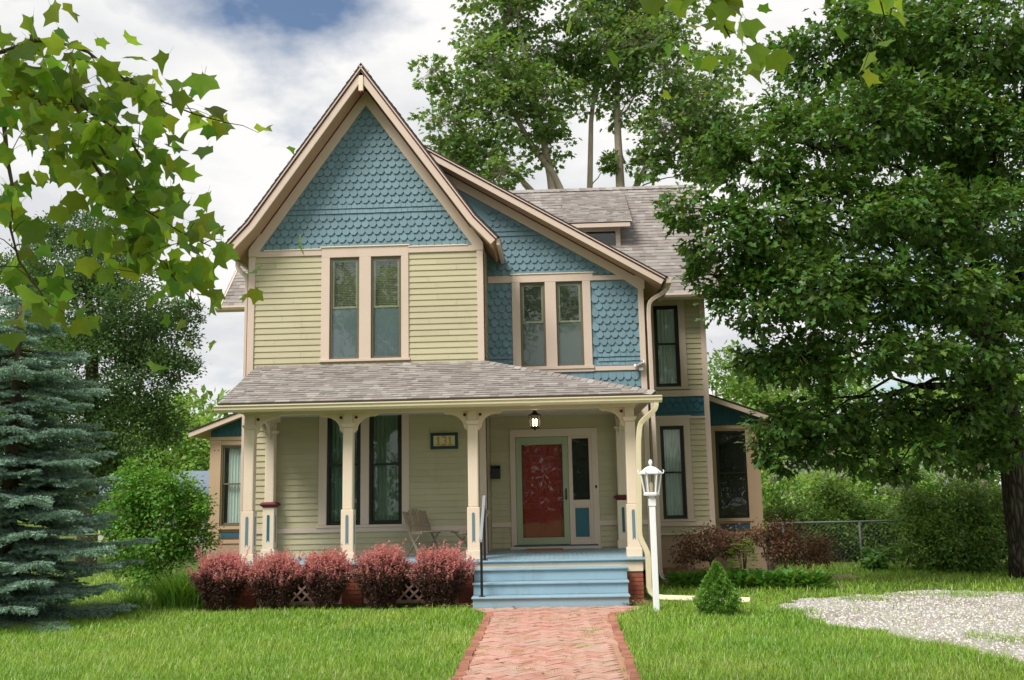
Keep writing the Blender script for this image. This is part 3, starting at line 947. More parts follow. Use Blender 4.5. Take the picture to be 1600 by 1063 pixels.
# --- bays with lean-to roofs on both flanks
def bay(sg, x_in, x_out, wx0, wx1, wz0, wz1, inner, zr_in, zr_out, xr_out, mat):
    Y = 22.5
    a, b = min(x_in, x_out), max(x_in, x_out)
    z_top = 3.30
    bwall = wall('bay_wall', (a, b, 0.9, z_top), Y, Y + 0.10, [(wx0, wx1, wz0, wz1)], 'tan')
    xo_ = sorted((x_out, x_out - 0.1 * sg))
    MB().box(xo_[0], xo_[1], Y + 0.10, 25.5, 0.0, z_top - 0.01).build('bay_flank', 'tan', bwall)
    MB().box(a - 0.02, b + 0.02, Y - 0.03, Y + 0.02, 0.0, 0.9).build('bay_base', 'found', bwall)
    boards(bwall, 'trim_board', 'tan', (a - 0.03, b + 0.03, Y - 0.05, Y - 0.021, 0.86, 0.93), (a, b, Y - 0.028, Y - 0.001, z_top - 0.08, z_top),
           (x_out - 0.30 if sg > 0 else x_out, x_out if sg > 0 else x_out + 0.26, Y - 0.022, Y - 0.001, 0.96, z_top - 0.081),
           (wx0 - 0.04, wx1 + 0.04, Y - 0.045, Y - 0.001, wz0 - 0.07, wz0 - 0.001))
    boards(bwall, 'inset_panel', 'teal', (wx0 + 0.03, wx1 - 0.03, Y - 0.012, Y - 0.001, wz0 - 0.26, wz0 - 0.14))
    boards(bwall, 'panel_moulding', 'maroon', (wx0 + 0.0, wx1 - 0.0, Y - 0.020, Y - 0.013, wz0 - 0.28, wz0 - 0.262), (wx0, wx1, Y - 0.020, Y - 0.013, wz0 - 0.138, wz0 - 0.12))
    for k in (0, 1):
        xx = (x_out - 0.20 if sg > 0 else x_out + 0.10) + 0.09 * k
        MB().box(xx, xx + 0.022, Y - 0.027, Y - 0.022, 2.98, 3.002).build('vent_hole', 'dark', bwall)
    t = MB()
    t.prism([(x_in, z_top + 0.001), (x_out, z_top + 0.001), (x_out, zr_out - 0.02), (x_in, zr_in - 0.10)], Y + 0.03, Y + 0.09)
    tm = t.build('bay_gable', 'teal', bwall)
    k = 0
    x = a + 0.03
    while x < b:
        f = (x - x_in) / (x_out - x_in)
        zt = zr_in - 0.11 + (zr_out + 0.08 - zr_in) * f
        if zt > z_top + 0.04:
            MB().box(x, x + 0.05, Y + 0.012, Y + 0.029, z_top + 0.002, zt).build('bead_board', 'teal', tm)
        x += 0.058
    sl_ = (zr_out - zr_in) / (x_out - x_in)
    ze = zr_out + sl_ * (xr_out - x_out)
    rf = MB()
    rf.prism([(x_in, zr_in - 0.09), (xr_out, ze - 0.09), (xr_out, ze), (x_in, zr_in)], Y - 0.28, 25.5)
    ro = rf.build('bay_roof', 'soffit', house)
    MB().prism([(x_in, zr_in - 0.115), (xr_out + 0.01 * sg, ze - 0.115), (xr_out + 0.01 * sg, ze - 0.005), (x_in, zr_in - 0.005)], Y - 0.31, Y - 0.281).build('rake_board', 'trim', ro)
    MB().prism([(x_in, zr_in + 0.001), (xr_out + 0.03 * sg, ze + 0.001), (xr_out + 0.03 * sg, ze + 0.028), (x_in, zr_in + 0.028)], Y - 0.33, 25.5).build('roof_shingle_edge', 'roofdeck', ro)
    return window(wx0, wx1, wz0, wz1, Y, (wz0 + wz1) / 2 + 0.02, mat, inner, inner)
bay(1, 3.37, 4.62, 3.64, 4.36, 1.22, 3.18, None, 4.02, 3.56, 4.93, 'darksash')
bay(-1, -6.86, -8.02, -7.76, -7.16, 1.25, 3.12, ('drape', 'curtain', 0.2, 1.0), 3.98, 3.55, -8.42, 'sash')

# --- roofs
PAL = [tuple(0.60 * c + 0.26 * m_ for c, m_ in zip(q, srgb(150, 143, 138))) for q in [srgb(150, 144, 139), srgb(163, 157, 150), srgb(139, 131, 126), srgb(170, 165, 159), srgb(151, 140, 135), srgb(132, 124, 120), srgb(147, 143, 139)]]
def shingle_field(name, O, U, Vv, u0, u1, vmax, parent, e=0.14, seed=1, cap_rows=None):
    """courses of tabs on a roof plane from the eave up; u0(v), u1(v) bound each course"""
    rd_ = random.Random(seed)
    O, U, Vv = Vector(O), Vector(U).normalized(), Vector(Vv).normalized()
    N = U.cross(Vv).normalized()
    if N.z < 0:
        N = -N
    V, F, Cc = [], [], []
    n = int(vmax / e) + 1
    for r in range(n):
        v0, v1 = r * e, min((r + 1) * e + 0.01, vmax)
        if v1 - v0 < 0.02:
            continue
        vm = (v0 + v1) / 2
        a, b = u0(vm), u1(vm)
        u = a - rd_.uniform(0, 0.2)
        while u < b:
            w = rd_.choice((0.09, 0.12, 0.16, 0.20, 0.26))
            s, t = max(u, a), min(u + w, b)
            u += w
            if t - s < 0.01:
                continue
            lift = rd_.choice((0.006, 0.006, 0.013)) + 0.006
            c = rd_.choice(PAL)
            k = rd_.uniform(0.93, 1.07)
            g = len(V)
            for (uu, vv, h) in ((s, v0, lift), (t, v0, lift), (t, v1, 0.004), (s, v1, 0.004), (s, v0, 0.0), (t, v0, 0.0)):
                V.append(O + U * uu + Vv * vv + N * h)
            F += [(g, g + 1, g + 2, g + 3), (g + 4, g + 5, g + 1, g)]
            Cc += [(c[0] * k, c[1] * k, c[2] * k, 1)] * 8
    return roof_mesh(name, V, F, Cc, parent)

def roof_mesh(name, V, F, Cc, parent):
    me = bpy.data.meshes.new(name)
    me.from_pydata([tuple(v) for v in V], [], F)
    at = me.color_attributes.new('tone', 'FLOAT_COLOR', 'CORNER')
    at.data.foreach_set('color', [x for c in Cc for x in c])
    me.materials.append(M['roof'])
    o = link(bpy.data.objects.new(name, me), parent)
    o['kind'] = 'stuff'
    return o

def ridge_caps(name, a, b, parent, w=0.15, step=0.14, seed=3, drop=0.05):
    rd_ = random.Random(seed)
    a, b = Vector(a), Vector(b)
    d = (b - a).normalized()
    side = d.cross(Vector((0, 0, 1))).normalized()
    upv = side.cross(d).normalized()
    V, F, Cc = [], [], []
    L = (b - a).length
    k = 0.0
    while k < L:
        p, q = a + d * k, a + d * min(k + step + 0.03, L)
        c = rd_.choice(PAL)
        kk = rd_.uniform(0.9, 1.15)
        g = len(V)
        V += [p - side * w - upv * (drop - 0.016), p + upv * 0.036, p + side * w - upv * (drop - 0.016), q - side * w - upv * drop, q + upv * 0.022, q + side * w - upv * drop,
              p - side * w - upv * drop, p + upv * 0.018, p + side * w - upv * drop]
        F += [(g, g + 1, g + 4, g + 3), (g + 1, g + 2, g + 5, g + 4), (g + 6, g + 7, g + 1, g), (g + 7, g + 8, g + 2, g + 1)]
        Cc += [(c[0] * kk, c[1] * kk, c[2] * kk, 1)] * 16
        k += step
    return roof_mesh(name, V, F, Cc, parent)

def offset(pts, t):
    """offset a left-to-right polyline downward by t with mitred corners"""
    out = []
    for i, p in enumerate(pts):
        ns = []
        for j in (i - 1, i):
            if 0 <= j < len(pts) - 1:
                dx, dz = pts[j + 1][0] - pts[j][0], pts[j + 1][1] - pts[j][1]
                l = math.hypot(dx, dz)
                ns.append((dz / l, -dx / l))
        nx, nz = sum(a for a, _ in ns), sum(b for _, b in ns)
        l = math.hypot(nx, nz)
        nx, nz = nx / l, nz / l
        k = t / max(0.3, nx * ns[0][0] + nz * ns[0][1])
        out.append((p[0] + nx * k, p[1] + nz * k))
    return out
def band(pts, t0, t1):
    return offset(pts, t0) + offset(pts, t1)[::-1]
def quads(mb, pts, t0, t1, y0, y1):
    a, b = offset(pts, t0), offset(pts, t1)
    for i in range(len(pts) - 1):
        mb.prism([a[i], a[i + 1], b[i + 1], b[i]], y0, y1)
    return mb

# front gable roof (A)
AP = 10.24
rakeA = [(GX - 2.63, 6.68), (GX - 2.22, 7.12), (GX, AP), (GX + 2.22, 7.12), (GX + 2.63, 6.68)]
ra = quads(MB(), rakeA, 0.035, 0.16, YA - 0.5, 24.6).build('gable_roof', 'soffit', house)
for nm, mt, t0, t1, y0, y1 in (('shingle_edge', 'roofdeck', -0.012, 0.022, YA - 0.56, YA - 0.44), ('crown_moulding', 'trim', 0.024, 0.046, YA - 0.565, YA - 0.505), ('rake_bead', 'maroon', 0.047, 0.070, YA - 0.545, YA - 0.505), ('rake_board', 'trim', 0.071, 0.190, YA - 0.535, YA - 0.503)):
    for half in (rakeA[:3], rakeA[2:]):
        quads(MB(), half, t0, t1, y0, y1).build(nm, mt, ra, bevel=0.003)
for half in (rakeA[1:3], rakeA[2:4]):
    quads(MB(), half, 0.163, 0.185, YA - 0.055, YA - 0.0485).build('frieze_bead', 'maroon', ra)
_fo, _fi = offset(rakeA, 0.163), offset(rakeA, 0.358)
for s in (-1, 1):
    xo = GX + s * 2.31
    zo = _fo[2][1] - 1.405 * 2.31
    xi = GX + s * (_fi[2][1] - 6.70) / 1.405
    MB().prism([(GX, _fo[2][1]), (xo, zo), (xo, 6.565), (xo - s * 0.17, 6.565), (xi, 6.70), (GX, _fi[2][1])], YA - 0.048, YA - 0.001).build('frieze_board', 'trim', ra)
pd = MB()
pd.prism([(GX - 0.045, 10.02), (GX + 0.045, 10.02), (GX + 0.045, 9.70), (GX - 0.045, 9.70)], YA - 0.56, YA - 0.47)
pdo = pd.build('pendant', 'cream', ra, bevel=0.008)
MB().lathe([(0.040, 0.0), (0.044, -0.02), (0.030, -0.05), (0.012, -0.085), (0.0, -0.09)], (GX, YA - 0.515, 9.70), 10).build('pendant_tip', 'maroon', pdo, True)
for s in (-1, 1):
    a, b = Vector((GX + s * 2.22, 0, 7.12)), Vector((GX, 0, AP))
    vm = (b - a).length
    v = (b - a).normalized()
    lift = Vector((s * 0.011, 0, 0.008)) - v * 0.0
    shingle_field('shingle_courses', Vector((a.x, YA - 0.55, a.z)) + lift, (0, 1, 0), v, lambda v_: 0.0, lambda v_: 6.6, vm, ra, seed=5 + s)
    a2 = Vector((GX + s * 2.65, 0, 6.66))
    v2 = (a - a2).normalized()
    shingle_field('shingle_courses', Vector((a2.x, YA - 0.55, a2.z)) + lift, (0, 1, 0), v2, lambda v_: 0.0, lambda v_: 6.6, (a - a2).length, ra, seed=8 + s)
    # eave board along the flank
    MB().box(*sorted((GX + s * 2.60, GX + s * 2.66)), YA - 0.50, 21.2, 6.54, 6.665).build('eave_board', 'trim', ra)
ridge_caps('ridge_caps', (GX, YA - 0.56, AP + 0.015), (GX, 24.6, AP + 0.015), ra, 0.075, 0.14, 3, 0.085)

# catslide roof over the shingled wall (B)
rakeB = [(-2.95, 8.87 + 0.6 * 0.545), (2.28, 8.87 - 0.6 * 4.685)]
rb = quads(MB(), rakeB, 0.03, 0.15, YB - 0.5, 24.0).build('catslide_roof', 'soffit', house)
for nm, mt, t0, t1, y0, y1 in (('shingle_edge', 'roofdeck', -0.014, 0.020, YB - 0.56, YB - 0.44), ('crown_moulding', 'trim', 0.022, 0.042, YB - 0.565, YB - 0.505), ('rake_bead', 'maroon', 0.043, 0.064, YB - 0.545, YB - 0.505), ('rake_board', 'trim', 0.065, 0.175, YB - 0.535, YB - 0.503)):
    quads(MB(), rakeB, t0, t1, y0, y1).build(nm, mt, rb, bevel=0.003)
quads(MB(), [(-2.9, rakeB[0][1] - 0.03), (1.80, rakeB[0][1] - 0.03 - 0.6 * 4.70)], 0.152, 0.172, YB - 0.057, YB - 0.0505).build('frieze_bead', 'maroon', rb)
_z = lambda x, t: rakeB[0][1] - 0.6 * (x + 2.95) - t * 1.166
MB().prism([(-2.6, _z(-2.6, 0.152)), (1.90, _z(1.90, 0.152)), (1.90, 5.93), (1.76, 5.93), (1.40, _z(1.40, 0.335)), (-2.6, _z(-2.6, 0.335))], YB - 0.050, YB - 0.001).build('frieze_board', 'trim', rb)
vB = Vector((-1, 0, 0.6)).normalized()
shingle_field('shingle_courses', (2.32, YB - 0.55, rakeB[1][1] - 0.02), (0, 1, 0), vB, lambda v: 0.0, lambda v: 5.0, 6.0, rb, seed=21)
MB().box(2.285, 2.40, YB - 0.52, 21.0, 5.93, 6.04).build('eave_gutter', 'trim', rb, bevel=0.01)

# main roof with ridge parallel to the street
mr = MB()
mr.prism([(20.95, 6.10), (24.52, 9.62), (28.09, 6.10), (28.09, 5.97), (24.52, 9.48), (20.95, 5.97)], -7.32, 3.80, 'x')
mro = mr.build('main_roof', 'soffit', house)
vM = Vector((0, 3.57, 3.52)).normalized()
shingle_field('shingle_courses', (-7.36, 20.91, 6.075), (1, 0, 0), vM, lambda v: 0.0, lambda v: 11.2, 5.05, mro, e=0.145, seed=31)
ridge_caps('ridge_caps', (-7.36, 24.52, 9.64), (3.84, 24.52, 9.64), mro, 0.12, 0.17, 33, 0.09)
for X in (-7.33, 3.801):
    MB().prism([(20.9, 5.98), (24.52, 9.55), (28.1, 5.98), (28.1, 6.10), (24.52, 9.66), (20.9, 6.10)], X, X + 0.03, 'x').build('rake_board', 'trim', mro)
for xa, xb in ((2.41, 3.85), (-7.40, -6.3)):
    MB().prism([(20.80, 5.985), (20.93, 5.95), (20.93, 6.07), (20.78, 6.07), (20.775, 6.03)], xa, xb, 'x').build('eave_gutter', 'trim', mro)
# dormer
dm = MB()
dm.box(0.50, 1.55, 22.45, 24.2, 7.45, 8.02)
dmo = dm.build('dormer', 'tan', house)
boards(dmo, 'trim_board', 'trim', (1.55, 1.66, 22.40, 22.52, 7.50, 8.04), (0.48, 1.549, 22.41, 22.449, 7.93, 8.04), (0.48, 1.70, 22.38, 22.449, 7.44, 7.499))
MB().box(0.62, 1.53, 22.425, 22.43, 7.50, 7.93).build('pane', 'glass', dmo)
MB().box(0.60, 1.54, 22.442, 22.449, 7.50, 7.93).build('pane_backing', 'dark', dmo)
dr = MB().prism([(22.15, 8.075), (24.35, 9.47), (24.35, 9.40), (22.15, 8.00)], 0.36, 1.90, 'x').build('dormer_roof', 'roofdeck', dmo)
boards(dmo, 'eave_board', 'trim', (0.38, 1.88, 22.13, 22.17, 7.955, 8.052))
shingle_field('shingle_courses', (0.33, 22.12, 8.068), (1, 0, 0), Vector((0, 2.2, 1.395)), lambda v: 0.0, lambda v: 1.60, 2.58, dmo, e=0.10, seed=35)

# --- porch
EZ, EY, TZ = 3.49, 16.45, 4.36
pr = MB()
XE, XW = 1.68, -5.72
pr.poly([(XW, EY, EZ), (XE, EY, EZ), (XE, YB, EZ), (XR, YB, TZ), (XR, YA, TZ), (XW, YA, TZ),
         (XW, EY, EZ - 0.09), (XE, EY, EZ - 0.09), (XE, YB, EZ - 0.09), (XR, YB, EZ - 0.09), (XR, YA, EZ - 0.09), (XW, YA, EZ - 0.09)],
        [(0, 1, 4, 5), (1, 2, 3, 4), (6, 11, 10, 7), (7, 10, 9, 8), (0, 6, 7, 1), (1, 7, 8, 2), (0, 5, 11, 6), (5, 4, 10, 11), (4, 3, 9, 10), (2, 8, 9, 3)])
pro = pr.build('porch_roof', 'soffit', house)
vP = Vector((0, YA - EY, TZ - EZ))
Lp = vP.length
hipx = lambda v: (XE + 0.04) + (XR - XE - 0.04) * (v / Lp)
shingle_field('shingle_courses', (0, EY - 0.035, EZ - 0.005), (1, 0, 0), vP, lambda v: XW - 0.03, hipx, Lp, pro, e=0.125, seed=41)
_vr = Vector((XR - XE, 0, TZ - EZ))
shingle_field('shingle_courses', (XE + 0.03, EY, EZ), (0, 1, 0), _vr, lambda v: (YA - EY) * v / _vr.length, lambda v: YB - EY, _vr.length, pro, e=0.125, seed=43)
ridge_caps('hip_caps', (XE + 0.02, EY - 0.02, EZ + 0.01), (XR, YA, TZ + 0.012), pro, 0.13, 0.15, 44, 0.06)
ridge_caps('wall_flashing_caps', (XW + 0.0, YA - 0.06, TZ - 0.005), (XR + 0.05, YA - 0.06, TZ - 0.005), pro, 0.09, 0.15, 45, 0.10)
boards(pro, 'drip_edge', 'roofdeck', (XW, XE + 0.03, EY - 0.05, EY - 0.001, EZ - 0.040, EZ - 0.012), bevel=0)
gt = MB()
gt.prism([(EY - 0.05, 3.430), (EY - 0.165, 3.430), (EY - 0.165, 3.412), (EY - 0.150, 3.40), (EY - 0.150, 3.365), (EY - 0.120, 3.325), (EY - 0.05, 3.325)], XW - 0.05, 1.80, 'x')
gto = gt.build('gutter', 'gutter', house)
boards(gto, 'gutter_lip', 'gutter', (XW - 0.05, 1.80, EY - 0.172, EY - 0.160, 3.418, 3.440))
boards(pro, 'fascia', 'trim', (XW, XE, EY - 0.049, EY - 0.002, 3.34, 3.448))
boards(pro, 'beam', 'cream', (-5.42, 1.39, YP - 0.075, YP + 0.075, 3.30, 3.399), (-5.39, -5.24, YP + 0.08, YA - 0.01, 3.30, 3.399), (1.21, 1.36, YP + 0.08, YB - 0.01, 3.30, 3.399))
MB().box(-5.5, 1.5, YP - 0.35, YB - 0.03, 3.392, 3.397).build('porch_ceiling', 'trim', pro)
# floor
pf = MB().box(-5.55, 1.44, 16.60, YB + 0.02, FL - 0.06, FL - 0.022).build('porch_floor', 'step', house)
x = -5.56
while x < 1.44:
    w = min(0.082, 1.45 - x)
    ye = YA - 0.052 if x < XR else YB - 0.10
    MB().box(x, x + w - 0.003, 16.575, ye, FL - 0.0215, FL + random.uniform(-0.001, 0.001)).build('floor_board', 'step', pf)
    x += 0.082
boards(pf, 'floor_nosing', 'step', (-5.57, 1.46, 16.550, 16.574, FL - 0.028, FL - 0.002))
boards(pf, 'skirt_board', 'cream', (-5.50, 1.40, 16.605, 16.640, FL - 0.215, FL - 0.061), (1.36, 1.40, 16.641, 19.5, FL - 0.215, FL - 0.061))
# steps
for i, (y0, z1, xa, xb) in enumerate(((16.33, 0.655, -1.405, 1.135), (16.06, 0.455, -1.395, 1.125), (15.79, 0.262, -1.385, 1.115))):
    st = MB().box(xa + 0.02, xb - 0.02, y0 + 0.035, 16.60 if i == 0 else y0 + 0.305, (0.455, 0.262, G - 0.03)[i] + 0.001, z1 - 0.032).build('step', 'step', house, bevel=0.004)
    MB().box(xa, xb, y0, y0 + 0.30, z1 - 0.031, z1).build('tread', 'step', st, bevel=0.008)
# brick piers
def pier(x0, x1, y0, y1, z0, z1):
    c = MB().box(x0 + 0.008, x1 - 0.008, y0 + 0.008, y1 - 0.008, z0, z1).build('brick_pier', 'mortar', house)
    bh, n = 0.068, int((z1 - z0) / 0.068)
    L = 0.205
    for r in range(n):
        z = z0 + r * bh
        x = x0 - (L / 2 if r % 2 else 0)
        while x < x1 - 0.01:
            a, b = max(x, x0), min(x + L, x1)
            if b - a > 0.03:
                MB().box(a + 0.005, b - 0.005, y0 - random.uniform(0, 0.006), y0 + 0.09, z + 0.005, z + bh - 0.005).build('brick', 'brick', c)
            x += L
        if x1 > 1:                      # flank in view from the path side
            MB().box(x1 - 0.08, x1 + 0.002, y0 + 0.1 + 0.1 * (r % 2), y1, z + 0.005, z + bh - 0.005).build('brick', 'brick', c)
for (a, b) in ((-5.50, -5.10), (-3.62, -3.28), (-1.66, -1.42), (1.135, 1.40)):
    pier(a, b, 16.62, 16.95, G - 0.03, FL - 0.217)
# lattice
for (a, b) in ((-5.09, -3.63), (-3.27, -1.67)):
    z0, z1 = G + 0.02, FL - 0.22
    fr = MB()
    for q in ((a, b, z0, z0 + 0.05), (a, b, z1 - 0.05, z1), (a, a + 0.05, z0 + 0.05, z1 - 0.05), (b - 0.05, b, z0 + 0.05, z1 - 0.05)):
        fr.box(q[0], q[1], 16.66, 16.685, q[2], q[3])
    fo = fr.build('lattice', 'lattice', house)
    h = z1 - z0
    for s, yy in ((1, 16.69), (-1, 16.699)):
        x = a - h
        while x < b:
            p = []
            for t in (0, 1):
                xx = x + t * h if s > 0 else x + h - t * h
                p.append((xx, z0 + t * h))
            (xa, za), (xb, zb) = p
            lo, hi = a + 0.03, b - 0.03
            def cut(xq):
                return za + (zb - za) * (xq - xa) / (xb - xa)
            q0, q1 = max(lo, min(xa, xb)), min(hi, max(xa, xb))
            if q1 - q0 > 0.06:
                w = 0.026
                MB().prism([(q0, cut(q0) - w), (q1, cut(q1) - w), (q1, cut(q1) + w), (q0, cut(q0) + w)], yy, yy + 0.008).build('slat', 'lattice', fo)
            x += 0.165
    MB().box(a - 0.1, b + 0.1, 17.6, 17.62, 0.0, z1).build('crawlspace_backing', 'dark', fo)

# posts
def inlay(x, y, z0, z1, w=0.052):
    h = w / 2
    return [(x - h, z0 - 0.04), (x, z0), (x + h, z0 - 0.04)] + [(x + h * math.cos(t * math.pi / 8), z1 + h * math.sin(t * math.pi / 8)) for t in range(9)]
def bracket(x, y, s, length=0.40, drop=0.30, top=3.299):
    """sawn corner bracket under the beam, curling out from the post"""
    pts = [(x, top), (x + s * (length + 0.05), top), (x + s * (length + 0.02), top - 0.035), (x + s * (length - 0.035), top - 0.058)]
    for i in range(9):
        t = i / 8 * math.pi / 2
        pts.append((x + s * (0.075 + (length - 0.12) * (1 - math.sin(t))), top - 0.05 - (drop - 0.07) * (1 - math.cos(t))))
    pts += [(x + s * 0.055, top - drop), (x + s * 0.03, top - drop - 0.03), (x, top - drop - 0.03)]
    return pts
def post(x, y, rear=False):
    z0, zs = FL, (1.655 if not rear else 1.70)
    a, b = 0.107, 0.088
    p = MB()
    p.box(x - b, x + b, y - b, y + b, zs, 3.06)
    po = p.build('post', 'cream', house, bevel=0.018)
    ped = MB()
    ped.box(x - a, x + a, y - a, y + a, z0 + 0.16, zs - 0.001)
    ped.build('pedestal', 'cream', po, bevel=0.008)
    MB().box(x - a - 0.022, x + a + 0.022, y - a - 0.022, y + a + 0.022, z0 + 0.001, z0 + 0.159).build('plinth', 'cream', po, bevel=0.012)
    MB().prism(inlay(x, y, 1.10, 1.54), y - a - 0.004, y - a - 0.0005).build('inlay', 'teal' if rear else 'blue', po)
    MB().prism([(yy, zz) for yy, zz in inlay(y, 0, 1.10, 1.54)], x + a + 0.0005, x + a + 0.004, 'x').build('inlay', 'blue', po)
    cp = MB()
    cp.lathe([(0.125, 0.0), (0.135, 0.02), (0.165, 0.05), (0.165, 0.075)], (x, y, 3.061), 4, math.pi / 4)
    cp.build('capital', 'cream', po)
    MB().box(x - 0.078, x + 0.078, y - 0.078, y + 0.078, 3.137, 3.299).build('post_head', 'cream', po)
    if rear:
        MB().lathe([(0.15, 0.0), (0.20, 0.03), (0.225, 0.045), (0.225, 0.07), (0.16, 0.10)], (x, y, 1.70), 4, math.pi / 4).build('rail_cap', 'maroon', po, bevel=0.01)
    return po
def add_bracket(po, x, y, s, **k):
    o = MB().prism(bracket(x + s * 0.079, y, s, **k), y - 0.022, y + 0.022).build('bracket', 'cream', po, bevel=0.005)
    MB().lathe([(0.026, 0.0), (0.026, 0.012), (0.014, 0.018)], (0, 0, 0), 12).build('rosette', 'maroon', o, False).matrix_local = Matrix.Translation((x + s * 0.135, y - 0.022, 3.235)) @ Matrix.Rotation(R(90), 4, 'X')
def add_bracket_y(po, x, y, s):
    pts = [(q[0], q[1]) for q in bracket(y + s * 0.079, 0, s)]
    MB().prism(pts, x - 0.022, x + 0.022, 'x').build('bracket', 'cream', po, bevel=0.005)
for i, X in enumerate((-5.315, -3.585, -1.42, 1.285)):
    po = post(X, YP)
    if i != 0: add_bracket(po, X, YP, -1)
    if i != 3: add_bracket(po, X, YP, 1)
    if i in (0, 3): add_bracket_y(po, X, YP, 1)
pl_ = post(-5.37, YA - 0.16, True)
add_bracket_y(pl_, -5.37, YA - 0.16, -1)
pr_ = post(1.285, YB - 0.16, True)
add_bracket_y(pr_, 1.285, YB - 0.16, -1)

# handrail
hro = MB().prism([(15.80, 1.11), (16.70, 1.80), (16.70, 1.85), (15.80, 1.16)], -1.25, -1.20, 'x').build('handrail', 'steel', house, bevel=0.006)
MB().box(-1.245, -1.205, 15.87, 15.91, 0.273, 1.15).build('rail_post', 'black', hro, bevel=0.004)
MB().box(-1.245, -1.205, 16.62, 16.66, FL + 0.013, 1.79).build('rail_post', 'black', hro, bevel=0.004)
boards(hro, 'foot_plate', 'black', (-1.275, -1.175, 15.84, 15.94, 0.2625, 0.272), (-1.275, -1.175, 16.59, 16.69, FL + 0.002, FL + 0.012))

# downspouts
def spout(pts, mat, r=0.058):
    d = MB()
    P = []
    pts = [Vector(p) for p in pts]
    for i, p in enumerate(pts):                       # rounded elbows
        if 0 < i < len(pts) - 1:
            for t in (-1, 0, 1):
                q = pts[i - 1] if t < 0 else pts[i + 1]
                dd = min(0.09, (q - p).length * 0.45)
                P.append(p + (q - p).normalized() * dd if t else p + ((pts[i - 1] - p).normalized() + (pts[i + 1] - p).normalized()) * 0.022)
        else:
            P.append(p)
    d.tube(P, r, 4, (1.0, 0.78))
    return d.build('downspout', mat, house, bevel=0.01)
sp = spout([(1.70, 16.36, 3.36), (1.70, 16.36, 3.22), (1.43, 16.47, 3.00), (1.39, 16.47, 2.7), (1.345, 16.47, 1.12), (1.475, 16.47, 0.86), (1.47, 16.47, 0.22), (1.62, 16.46, 0.145), (3.00, 15.95, 0.135)], 'gutter')
spout([(2.34, 19.3, 5.95), (2.33, 19.3, 5.84), (1.97, 19.42, 5.64), (1.95, 19.46, 5.4), (1.965, 19.46, 0.35), (1.99, 19.40, 0.20), (2.10, 19.2, 0.13)], 'trim')
spout([(-6.19, 18.62, 6.50), (-6.19, 18.62, 6.36), (-6.0, 18.62, 6.22), (-5.985, 18.62, 6.0), (-5.985, 18.62, 0.3), (-6.0, 18.5, 0.14)], 'trim')

# ------------------------------------------------------------------ ground, path, drive
def struct(name, o):
    o['kind'] = 'structure'
    return o
gpts = []
gnd = MB()
gnd.poly([(-400, -60, G), (400, -60, G), (400, 700, G), (-400, 700, G)], [(0, 1, 2, 3)])
struct('lawn', gnd.build('lawn', 'lawn'))

DR = [(3.30, 15.82), (3.42, 14.6), (3.62, 13.5), (4.09, 12.1), (4.69, 10.5), (5.6, 8.5), (16, 6.0), (24, 10), (24, 17.2), (12, 17.4), (7.74, 17.1), (6.37, 17.5), (5.3, 17.1), (4.49, 16.75), (3.7, 16.3)]
def wig(poly, a, n=6):
    out = []
    for i, p in enumerate(poly):
        q = poly[(i + 1) % len(poly)]
        for k in range(n):
            t = k / n
            out.append((p[0] + (q[0] - p[0]) * t + random.uniform(-a, a), p[1] + (q[1] - p[1]) * t + random.uniform(-a, a)))
    return out
DRW = wig(DR, 0.17)
gd = MB()
gd.poly([(x, y, G + 0.005) for x, y in DRW], [tuple(range(len(DRW)))])
drive = struct('driveway', gd.build('driveway', 'gravel'))

def inpoly(P, poly):
    x, y = P[:, 0], P[:, 1]
    c = np.zeros(len(P), bool)
    n = len(poly)
    for i in range(n):
        x0, y0 = poly[i]
        x1, y1 = poly[(i + 1) % n]
        if y0 == y1:
            continue
        m = ((y0 > y) != (y1 > y)) & (x < (x1 - x0) * (y - y0) / (y1 - y0) + x0)
        c ^= m
    return c
# loose pebbles on the drive
P = np.stack([rng.uniform(3.2, 13, 60000), rng.uniform(9, 17.6, 60000)], 1)
P = P[inpoly(P, DRW)][:26000]
n = len(P)
oc = np.array([(1, 0, 0), (0, 1, 0), (-1, 0, 0), (0, -1, 0), (0, 0, 0.8)])
s = rng.uniform(0.008, 0.021, n)
a = rng.uniform(0, 6.28, n)
ca, sa = np.cos(a), np.sin(a)
st = rng.uniform(0.6, 1.3, (n, 2))
V = np.zeros((n, 5, 3))
lx, ly = oc[None, :, 0] * st[:, :1], oc[None, :, 1] * st[:, 1:]
V[:, :, 0] = P[:, :1] + s[:, None] * (lx * ca[:, None] - ly * sa[:, None])
V[:, :, 1] = P[:, 1:] + s[:, None] * (lx * sa[:, None] + ly * ca[:, None])
V[:, :, 2] = G + 0.005 + s[:, None] * oc[None, :, 2]
F = (np.arange(n)[:, None, None] * 5 + np.array([(0, 1, 4), (1, 2, 4), (2, 3, 4), (3, 0, 4)])[None]).reshape(-1, 3)
pb = fast_mesh('gravel', V.reshape(-1, 3), F, 'pebble')
tag(pb, 'loose pale gravel scattered over the driveway', 'gravel', kind='stuff')

